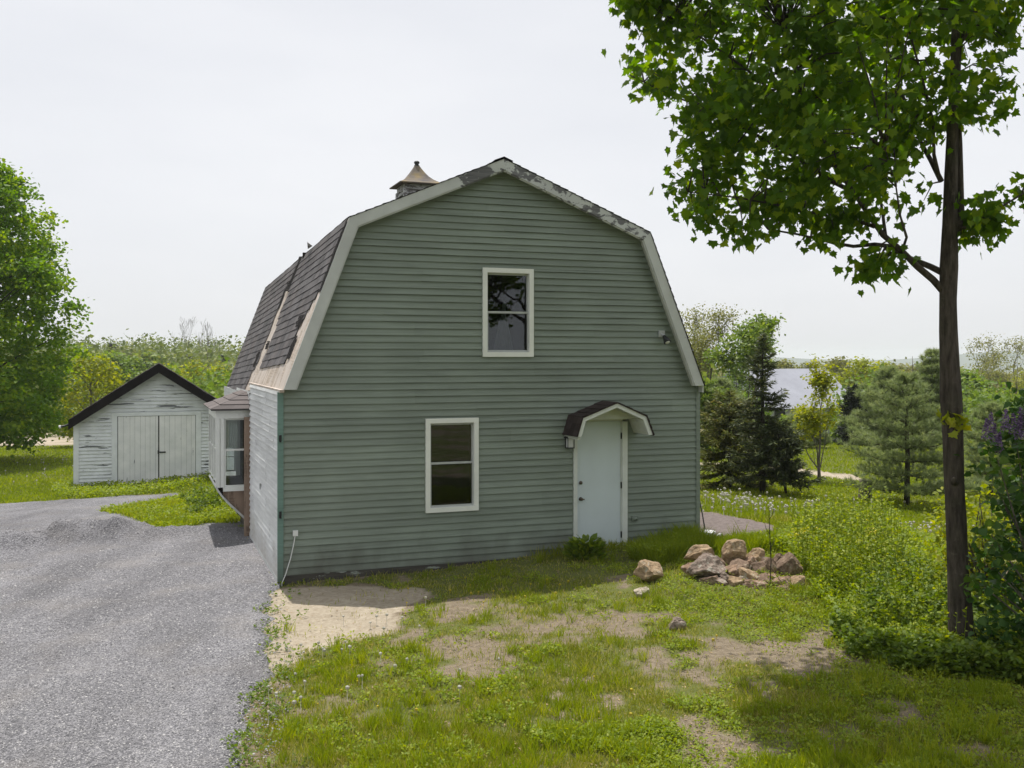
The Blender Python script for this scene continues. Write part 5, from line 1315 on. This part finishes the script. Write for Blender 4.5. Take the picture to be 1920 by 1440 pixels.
# lawn turf in front
x, y = frustum(430000, 7.0, 18.5, 380, 1980); ga_ = grass_amount(x, y)
s, t = barn_st(x, y)
keep = RG.random(len(x)) < ga_*np.clip(1.5*(fnoise(x, y, 3.4, 71)-.12), .1, 1); x, y, s, t = x[keep], y[keep], s[keep], t[keep]
z = Gz(x, y)
hN = .028+.06*np.clip(fnoise(x, y, 1.2, 73)-.35, 0, 1)*1.6
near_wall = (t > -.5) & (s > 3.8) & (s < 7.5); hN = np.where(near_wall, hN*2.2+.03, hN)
hN = np.where((x > 3.4) & (y > 12), hN*1.7, hN)
h = hN*RG.uniform(.5, 1.5, len(x)); wd = .0065*(y/10)*RG.uniform(.7, 1.4, len(x))
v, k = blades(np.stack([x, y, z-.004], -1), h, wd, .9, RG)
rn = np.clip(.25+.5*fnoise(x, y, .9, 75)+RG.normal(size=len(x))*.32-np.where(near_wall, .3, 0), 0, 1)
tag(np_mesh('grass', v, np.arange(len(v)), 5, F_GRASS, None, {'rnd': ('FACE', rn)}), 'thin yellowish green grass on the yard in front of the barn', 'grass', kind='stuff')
print('grass blades', len(x))
# broad leaved weeds
def clumps(name, label, xs, ys, per, rad, hgt, lsz, mat, T=T_OVAL, rn0=.2, cat='weeds', upright=.5):
    n = len(xs); P = np.repeat(np.stack([xs, ys, Gz(xs, ys)], -1), per, 0); m_ = len(P)
    a = RG.random(m_)*2*pi; r = np.sqrt(RG.random(m_))*np.repeat(np.broadcast_to(rad, (n,)), per)
    hh = RG.random(m_)*np.repeat(np.broadcast_to(hgt, (n,)), per)
    P = P+np.stack([r*np.cos(a), r*np.sin(a), hh+.008], -1)
    tip = np.stack([np.cos(a), np.sin(a), RG.normal(size=m_)*.4+upright], -1)
    rr = np.clip(np.repeat(RG.random(n)*.6, per)+rn0*RG.random(m_)+.1, 0, 1)
    o = leaf_obj(name, P, RG.uniform(.6, 1.3, m_)*lsz, T, mat, None, rr, tip=tip, R=RG, tiltn=.5); tag(o, label, cat, kind='stuff'); return o
x, y = frustum(21000, 7.2, 17.5, 900, 1990); g = grass_amount(x, y); px, py = toP(x, y, Gz(x, y))
wn = fnoise(x, y, 1.6, 81); k_ = (RG.random(len(x)) < g) & (wn+(px-1250)/1800 > .50) & (RG.random(len(x)) < np.where((py > 1240) & (px > 1350), .45, 1)); x, y = x[k_], y[k_]
clumps('weeds', 'low leafy weeds spreading through the lawn right of centre', x, y, 8, .05, .04+.08*fnoise(x, y, 2.6, 82)**2, .032, F_WEED)
x, y = frustum(4500, 7.2, 14.5, 480, 1000); g = grass_amount(x, y); k_ = (RG.random(len(x)) < g*.6) & (fnoise(x, y, 1.6, 83) > .52); x, y = x[k_], y[k_]
clumps('weeds', 'scattered leafy weeds in the thin grass next to the gravel', x, y, 9, .05, .05, .036, F_WEED)
# rank growth behind the stones, under the maple and at the barn corner
RANK = [(1175,1048),(1230,1036),(1270,1026),(1320,1030),(1400,1024),(1470,1020),(1520,960),(1600,945),(1660,960),(1700,1010),(1770,1030),(1780,1150),(1790,1240),(1640,1230),(1590,1170),(1530,1130),(1520,1080),(1470,1040),(1400,1030),(1340,1025),(1290,1035),(1240,1060)]
def in_px(x, y, poly, zz=None): px, py = toP(x, y, Gz(x, y)); return inpoly(px, py, poly)
x, y = frustum(16000, 10, 19, 1150, 1850); k_ = in_px(x, y, RANK); x, y = x[k_], y[k_]
clumps('rank_weeds', 'taller tangled weeds behind the rock pile and around the maple', x, y, 14, .07, .10+.20*fnoise(x, y, 1.1, 85), .05, F_WEED, upright=.7)
x, y = frustum(3600, 9.5, 15, 1500, 1990); px, py = toP(x, y, Gz(x, y))
k_ = inpoly(px, py, [(1560,1190),(1640,1150),(1720,1120),(1860,1130),(2000,1100),(2000,1300),(1820,1275),(1700,1262),(1600,1230)]); x, y = x[k_], y[k_]
clumps('rank_weeds', 'dark leafy undergrowth at the foot of the maple', x, y, 15, .10, .06+.5*(fnoise(x, y, 2.0, 86)-.2), .055, F_WEED_D, T_HEX, upright=.5)
x, y = frustum(7000, 14, 18, 1180, 1480); k_ = in_px(x, y, [(1180,1048),(1250,1015),(1300,1008),(1340,1030),(1440,1022),(1470,1030),(1380,1045),(1300,1048),(1230,1062)]); x, y = x[k_], y[k_]
z = Gz(x, y); v, k = blades(np.repeat(np.stack([x, y, z], -1), 5, 0)+RG.normal(size=(len(x)*5, 3))*np.array([.03, .03, 0]), RG.uniform(.10, .32, len(x)*5), .011, .9, RG)
tag(np_mesh('tall_grass', v, np.arange(len(v)), 5, F_LAWN, None, {'rnd': ('FACE', RG.random(len(v)//5)*.7)}), 'tall fresh grass crowding the right corner of the barn', 'grass', kind='stuff')
# sprigs creeping in along the gravel edge
t_ = RG.uniform(7.3, 13.8, 130); x = g_right(t_)+np.abs(RG.normal(size=130))*.2-.06; y = t_
k_ = ~((y > 11.9) & (RG.random(130) < .6)); x, y = x[k_], y[k_]
clumps('weeds', 'small sprigs of weed creeping into the gravel along its edge', x, y, 12, .06, .07, .04, F_WEED_D)
# taller tufts scattered over the yard
x, y = frustum(1500, 7.2, 16, 520, 1900); k_ = (RG.random(len(x)) < grass_amount(x, y)) & (fnoise(x, y, 1.0, 88) > .45); x, y = x[k_], y[k_]; q_ = 26
P = np.repeat(np.stack([x, y, Gz(x, y)], -1), q_, 0)+RG.normal(size=(len(x)*q_, 3))*np.array([.035, .035, 0])
v, k = blades(P, RG.uniform(.06, .17, len(P)), .008, .8, RG)
tag(np_mesh('grass_tufts', v, np.arange(len(v)), 5, F_LAWN, None, {'rnd': ('FACE', np.repeat(RG.random(len(x))*.5, q_)+RG.random(len(P))*.5)}), 'ragged taller tufts of grass dotted over the yard', 'grass', kind='stuff')
# fallen dead leaves and straw lying on the bare soil
x, y = frustum(5200, 7.2, 17, 440, 1950); k_ = ~inpoly(x, y, GRAVEL); x, y = x[k_], y[k_]
a_ = RG.random(len(x))*2*pi
leaf_obj('leaf_litter', np.stack([x, y, Gz(x, y)+.012], -1), RG.uniform(.02, .05, len(x)), T_QUAD*np.array([.45, 1, 1]), plain('dead_leaf', (.30, .22, .13), .95, .4, 3), None, tip=np.stack([np.cos(a_), np.sin(a_), RG.normal(size=len(x))*.1], -1), R=RG, tiltn=.25)
tag(bpy.context.scene.objects['leaf_litter'], 'dead leaves and straw bits lying on the yard soil', 'litter', kind='stuff')
# stalky tall weeds
def stalks(name, label, poly, n, h0, h1, leafsz, mat, y0=10, y1=20, nl=16, cat='weeds'):
    P = np.array(poly, float); x, y = frustum(n*12, y0, y1, P[:, 0].min(), P[:, 0].max()); k_ = in_px(x, y, poly); x, y = x[k_][:n], y[k_][:n]; z = Gz(x, y)
    o = empty(name, (0, 0, 0)); COL.objects.unlink(o); bpy.data.objects.remove(o)
    mb = MB(); LPt = []; TP = []
    for a, b, c in zip(x, y, z):
        h = random.uniform(h0, h1); dx, dy = random.gauss(0, .08)*h, random.gauss(0, .08)*h
        mb.tube([(a, b, c-.02), (a+dx*.4, b+dy*.4, c+h*.5), (a+dx, b+dy, c+h)], [.005, .004, .002], 3, cap=False)
        f = RG.uniform(.15, 1, nl); ang = RG.random(nl)*2*pi
        LPt.append(np.stack([a+dx*f, b+dy*f, c+h*f], -1)); TP.append(np.stack([np.cos(ang), np.sin(ang), RG.uniform(.1, .9, nl)], -1))
    LPt = np.concatenate(LPt); TP = np.concatenate(TP); v, kk = leaves(LPt, RG.uniform(.6, 1.3, len(LPt))*leafsz, T_OVAL, tip=TP, R=RG)
    tv = np.array(mb.v); tf = [i for f in mb.f for i in f]; allv = np.concatenate([tv, v]); fi = np.concatenate([np.array(tf), np.arange(len(v))+len(tv)]); fl = np.concatenate([np.full(len(mb.f), 4), np.full(len(v)//kk, kk)])
    rn = np.concatenate([np.full(len(mb.f), .6), RG.random(len(v)//kk)])
    tag(np_mesh(name, allv, fi, fl, mat, None, {'rnd': ('FACE', rn)}), label, cat, kind='stuff')
    return x, y, z
stalks('tall_weeds', 'tall stalky weeds standing between the rock pile and the stump', [(1490,1010),(1560,985),(1660,985),(1700,1040),(1690,1110),(1560,1130),(1500,1090)], 520, .35, .85, .05, F_WEED)
stalks('tall_weeds', 'pale stalky weeds crowding round the maple foot and below the lilac', [(1560,1200),(1640,1130),(1740,1100),(1900,1120),(1990,1150),(1990,1260),(1850,1262),(1740,1240),(1640,1235)], 300, .2, .55, .05, F_WEED, 9.5, 16)
stalks('tall_weeds', 'stalky weeds left of the maple trunk base', [(1600,1120),(1700,1080),(1790,1100),(1800,1210),(1640,1200)], 240, .25, .5, .055, F_WEED_D)
stalks('tall_weeds', 'stalky weeds in the grass island by the bay window', [(335,940),(440,930),(440,965),(350,975)], 110, .15, .45, .08, F_WEED_D, 16, 26)
# yellow blossoms among the weeds
YB = []
for (px_, py_, n_, sx, sy) in ((1668, 1066, 230, 26, 10), (1505, 998, 60, 14, 7), (1635, 1000, 40, 10, 12), (1600, 1090, 30, 30, 20)):
    for i in range(n_):
        a, b, c = W(px_+random.gauss(0, sx), py_+random.gauss(0, sy), random.uniform(13.4, 15)); YB.append((a, b, c))
leaf_obj('yellow_flowers', np.array(YB), .028, T_HEX, F_YFLOWER, None, tiltn=.3, tip=RG.normal(size=(len(YB), 3))*np.array([1, 1, .1]))
tag(bpy.context.scene.objects['yellow_flowers'], 'small yellow blossoms scattered through the tall weeds', 'flowers', kind='stuff')
# lawn beyond, right and left, and the island in the gravel
def lawn(name, label, n, y0, y1, p0, p1, h0, h1, w0, mat, poly=None, mask=True, rb=.1):
    x, y = frustum(n, y0, y1, p0, p1); g = grass_amount(x, y) if mask else np.ones(len(x)); k_ = RG.random(len(x)) < g
    if poly is not None: k_ &= inpoly(x, y, poly)
    x, y = x[k_], y[k_]; z = Gz(x, y)+(.05 if poly is not None else 0)
    v, kk = blades(np.stack([x, y, z-.01], -1), RG.uniform(h0, h1, len(x))*(.6+.8*fnoise(x, y, .7, 91)), w0*y/20*RG.uniform(.7, 1.3, len(x)), .9, RG)
    rn = np.clip(.1+rb+.5*fnoise(x, y, .35, 93)+RG.normal(size=len(x))*.15, 0, 1)
    tag(np_mesh(name, v, np.arange(len(v)), 5, mat, None, {'rnd': ('FACE', rn)}), label, 'grass', kind='stuff')
lawn('lawn', 'sunny mown lawn with seed heads right of the barn', 120000, 15.5, 60, 1290, 1990, .03, .09, .018, F_LAWN)
lawn('lawn', 'bright lawn left of and before the shed', 90000, 19, 60, -60, 480, .03, .10, .02, F_LAWN)
lawn('grass', 'grass and clover growing over the gravel by the bay window', 60000, 15, 26, 150, 480, .04, .14, .02, F_LAWN, ISLAND, False, .3)
x, y = frustum(5200, 15, 26, 150, 480); k_ = inpoly(x, y, ISLAND) & (fnoise(x, y, 1.5, 95) > .35); x, y = x[k_], y[k_]
clumps('weeds', 'yellow green weeds on the grassy island in the gravel', x, y, 8, .09, .14, .06, F_WEED)
x, y = frustum(2600, 22, 30, 60, 420); px, py = toP(x, y, Gz(x, y)); k_ = inpoly(px, py, [(100,915),(140,905),(250,915),(395,892),(400,905),(300,925),(200,935),(110,935)]); x, y = x[k_], y[k_]
clumps('weeds', 'weeds growing along the foot of the shed', x, y, 9, .10, .18, .07, F_WEED)
# grass and gravel soil under the island
ic = np.array(ISLAND); 
# door-side plant
dp = hit(1098, 1052); n_ = 260; a = RG.random(n_)*2*pi; r = RG.random(n_)**.6*.26
P = np.stack([r*np.cos(a), r*np.sin(a)*.6, .04+RG.random(n_)*(.34-.5*r)], -1)
dpl = empty('leafy_plant', (dp[0], dp[1]-.05, dp[2])); tag(dpl, 'dark broad leaved plant growing against the left foot of the door', 'plant')
leaf_obj('leaf_cluster', P, RG.uniform(.09, .16, n_), T_OVAL, F_WEED_D, dpl, tip=np.stack([np.cos(a), np.sin(a), RG.uniform(.2, 1.2, n_)], -1), R=RG)
mb = MB()
for i in range(12): aa = i*.55; mb.tube([(0, 0, -.02), (.06*cos(aa), .04*sin(aa), .15), (.15*cos(aa), .09*sin(aa), .28)], [.008, .006, .003], 4)
mb.build('stems', F_WEED_D, dpl)
# dead stalk by the pile
dsx = W(1443, 1108, 13.15); mb = MB(); mb.tube([(0, 0, -.05), (.02, 0, .4), (0, 0, .8), (-.01, 0, 1.12)], [.008, .007, .006, .003], 5)
for z_, s_ in ((.55, 1), (.75, -1), (.95, 1)): mb.tube([(0, 0, z_), (.05*s_, 0, z_+.08), (.06*s_, .02, z_+.15)], [.004, .003, .002], 4)
mb.tube([(.28, -.05, -.1), (.15, -.02, .12), (0.0, .0, .33)], [.006, .005, .003], 5)
tag(mb.build('dead_stalk', M_BARK_D, None, False, tuple(dsx)), 'thin bare upright stalk in front of the rock pile', 'stalk')

# dandelion clocks and flowers
def puffs(name, label, pts, r, mat, hgt):
    V_ = []; F_ = []
    ico = [(0,0,1),(.89,0,.45),(.28,.85,.45),(-.72,.53,.45),(-.72,-.53,.45),(.28,-.85,.45),(.72,.53,-.45),(-.28,.85,-.45),(-.89,0,-.45),(-.28,-.85,-.45),(.72,-.53,-.45),(0,0,-1)]
    fc = [(0,1,2),(0,2,3),(0,3,4),(0,4,5),(0,5,1),(1,6,2),(2,7,3),(3,8,4),(4,9,5),(5,10,1),(2,6,7),(3,7,8),(4,8,9),(5,9,10),(1,10,6),(11,7,6),(11,8,7),(11,9,8),(11,10,9),(11,6,10)]
    for (a, b) in pts:
        c = G1(a, b); h = random.uniform(*hgt); rr = r*random.uniform(.7, 1.2); k = len(V_)
        V_ += [(a+p[0]*rr, b+p[1]*rr, c+h+p[2]*rr*.9) for p in ico]; F_ += [tuple(k+i for i in f) for f in fc]
        k = len(V_); V_ += [(a-.003, b, c), (a+.003, b, c), (a+.002, b, c+h), (a-.002, b, c+h)]; F_ += [(k, k+1, k+2), (k, k+2, k+3)]
    tag(np_mesh(name, np.array(V_), [i for f in F_ for i in f], 3, mat, None, {'rnd': ('FACE', RG.random(len(F_)))}), label, 'dandelions', kind='stuff')
pts = []
for (cx_, cy_, sx, sy, n_) in ((690,1215,45,25,9),(600,1240,40,25,7),(560,1330,50,15,8),(480,1355,20,10,3),(760,1180,40,20,4),(840,1300,150,30,5)):
    pts += [hit(random.gauss(cx_, sx), min(1420, random.gauss(cy_, sy)))[:2] for _ in range(n_)]
puffs('dandelion_clocks', 'grey dandelion seed heads along the gravel edge', pts, .021, F_PUFF, (.06, .16))
pts = [hit(random.gauss(a, b), random.gauss(c, d))[:2] for a, b, c, d, n_ in ((1370, 45, 945, 8, 70), (1440, 60, 962, 7, 60), (1730, 40, 1003, 6, 50), (1560, 60, 960, 10, 30), (80, 60, 880, 12, 30)) for _ in range(n_)]
puffs('dandelion_clocks', 'white dandelion seed heads dotted over the lawns', pts, .028, F_PUFF, (.10, .2))
pts = [hit(random.uniform(a, b), random.uniform(c, d))[:2] for a, b, c, d, n_ in ((760, 1080, 1080, 1140, 22), (500, 1200, 1260, 1350, 16), (230, 430, 940, 990, 40), (100, 350, 905, 930, 30), (1300, 1700, 1180, 1330, 12)) for _ in range(n_)]
puffs('dandelion_flowers', 'yellow dandelion flowers in the shaded and sunny grass', pts, .016, F_YFLOWER, (.03, .08))

# loose stones on the gravel
x, y = frustum(26000, 6.8, 19, -40, 560); k_ = inpoly(x, y, GRAVEL) | (in_px(x, y, [(440,1440),(520,1440),(560,1260),(520,1110),(470,1110)]) & (RG.random(len(x)) < .25)); x, y = x[k_], y[k_]
z = Gz(x, y)+gravel_h(x, y)+.045; r = RG.uniform(.005, .0135, len(x))*(y/11)**.5
oc = np.array([(1,0,0),(0,1,0),(-1,0,0),(0,-1,0),(0,0,1),(0,0,-1)], float)
ofc = np.array([(0,1,4),(1,2,4),(2,3,4),(3,0,4),(1,0,5),(2,1,5),(3,2,5),(0,3,5)])
V_ = np.stack([x, y, z], -1)[:, None]+(oc[None]*RG.uniform(.6, 1.3, (len(x), 6, 1))+RG.normal(size=(len(x), 6, 3))*.2)*r[:, None, None]*np.array([1, 1, .7])
FI = (np.arange(len(x))[:, None, None]*6+ofc[None]).reshape(-1)
m = N('loose_stone'); m.col(m.ramp(m.attr('rnd'), [(0, (.17, .168, .175)), (.5, (.29, .284, .295)), (1, (.50, .49, .48))])); m.rough(.9, .2)
tag(np_mesh('loose_gravel', V_.reshape(-1, 3), FI, 3, m.m, None, {'rnd': ('FACE', np.repeat(RG.random(len(x)), 8))}), 'loose crushed stones strewn over the drive', 'gravel', kind='stuff')

# ---- lilac and the shrub beside it at the right edge
def shrub(name, loc, label, cat, C, per, clr, lsz, T, mat, bark, seed, bloom=None):
    R = np.random.default_rng(seed); e_ = empty(name, loc); tag(e_, label, cat); O_ = np.array(loc); mb = MB()
    C = np.array(C)-O_
    for c in C[::2]:
        b0 = np.array([R.normal()*.08, R.normal()*.08, -.05]); mb.tube([b0, b0*.5+c*.5+np.array([0, 0, .1]), c], [.018, .012, .005], 5, cap=False)
    mb.build('stems', bark, e_, True)
    P = np.repeat(C, per, 0)+R.normal(size=(len(C)*per, 3))*clr
    leaf_obj('foliage', P, R.uniform(.6, 1.25, len(P))*lsz, T, mat, e_, np.repeat(R.random(len(C))*.5, per)+R.random(len(P))*.5, R=R, tiltn=.7)
    if bloom is not None:
        for b in bloom:
            b = np.array(b)-O_; n = 150; f = R.random(n); ang = R.random(n)*2*pi; rr = .055*(1-f*.85)*np.sqrt(R.random(n))
            Q = b+np.stack([rr*np.cos(ang), rr*np.sin(ang), (f-.3)*.20], -1)
            leaf_obj('flower_panicle', Q, .020, T_HEX, F_BLOOM, e_, R=R, tip=R.normal(size=Q.shape))
    return e_
RL = np.random.default_rng(5); C = []
LIL = [(1845,830),(1880,785),(1925,745),(2040,720),(2200,800),(2240,1250),(1900,1270),(1850,1230),(1825,1130),(1818,1040),(1852,1010),(1880,960),(1850,900),(1828,870)]
while len(C) < 300:
    a, b = RL.uniform(1815, 2240), RL.uniform(720, 1270)
    if inpoly(np.array([a]), np.array([b]), LIL)[0]: C.append(W(a, b, Yt-.25+RL.uniform(-.55, .55)))
lg = hit(2000, 1240)
shrub('lilac_bush', (lg[0], Yt-.25, lg[2]), 'dark leaved lilac with purple flower clusters at the right edge', 'bush', C, 24, .085, .085, T_HEX, F_LILAC, M_BARK_G, 51,
      [W(a, b, Yt-.75) for a, b in ((1858, 800), (1866, 822), (1874, 838), (1886, 795), (1900, 802), (1914, 792), (1912, 812), (1850, 812), (1926, 800))])
C = []
while len(C) < 110:
    a, b = RL.uniform(1745, 1925), RL.uniform(925, 1100)
    if inpoly(np.array([a]), np.array([b]), [(1810,960),(1835,925),(1880,915),(1925,950),(1925,1100),(1815,1100),(1760,1085),(1745,1040),(1750,950),(1775,930)])[0]: C.append(W(a, b, 12.6+RL.uniform(-.5, .5)))
sg = hit(1850, 1120); 
shrub('leafy_shrub', (at(1850, 12.6), 12.6, G1(at(1850, 12.6), 12.6)), 'bright yellow green shrub between the maple trunk and the lilac', 'bush', C, 17, .10, .08, T_OVAL, F_YELLOW, M_BARK_G, 53)
# trees behind the photographer: they are what the barn windows mirror
for i, (px_, Y_, hh) in enumerate(((-7.5, -9.0, 9.5), (1.5, -13.0, 12), (9.0, -9.0, 9))):
    if i == 0: bt = dome_tree('maple_tree', (px_, Y_, G1(px_, Y_)), 'leafy maple standing behind the viewpoint to the left', 'tree', [(1.8, 2.2), (3.2, 3.4), (6, 3.4), (8, 2.2), (9.5, .6)], 260, 24, .34, F_MAPLE2, M_BARK_D, 'trees behind the viewpoint', 1.8, .2, T_QUAD, .42, gap=.2)
    else:
        c = copy_tree(bt); c.location = (px_, Y_, G1(px_, Y_)); c.scale = (hh/9.5,)*3; c['label'] = 'tall leafy maple directly behind the viewpoint' if i == 1 else 'leafy maple standing behind the viewpoint to the right'

# ---- summer haze: one closed box of thin pale air
mb = MB(); _gz = float(min(ZZ.min(), v.reshape(-1, 3)[:, 2].min() if False else ZZ.min())); mb.box((-3600, -1400, min(_gz, -62)-1), (3600, 3700, 28))
hz = mb.build('haze', None); tag(hz, 'thin pale summer haze over the whole valley', 'haze', kind='stuff')
m = bpy.data.materials.new('haze_air'); m.use_nodes = True; m.node_tree.nodes.clear()
vo_ = m.node_tree.nodes.new('ShaderNodeVolumePrincipled'); vo_.inputs['Color'].default_value = (.86, .90, .96, 1); vo_.inputs['Density'].default_value = 0.0003
vo_.inputs['Anisotropy'].default_value = 0.2
om = m.node_tree.nodes.new('ShaderNodeOutputMaterial'); m.node_tree.links.new(vo_.outputs[0], om.inputs['Volume']); hz.data.materials.append(m)
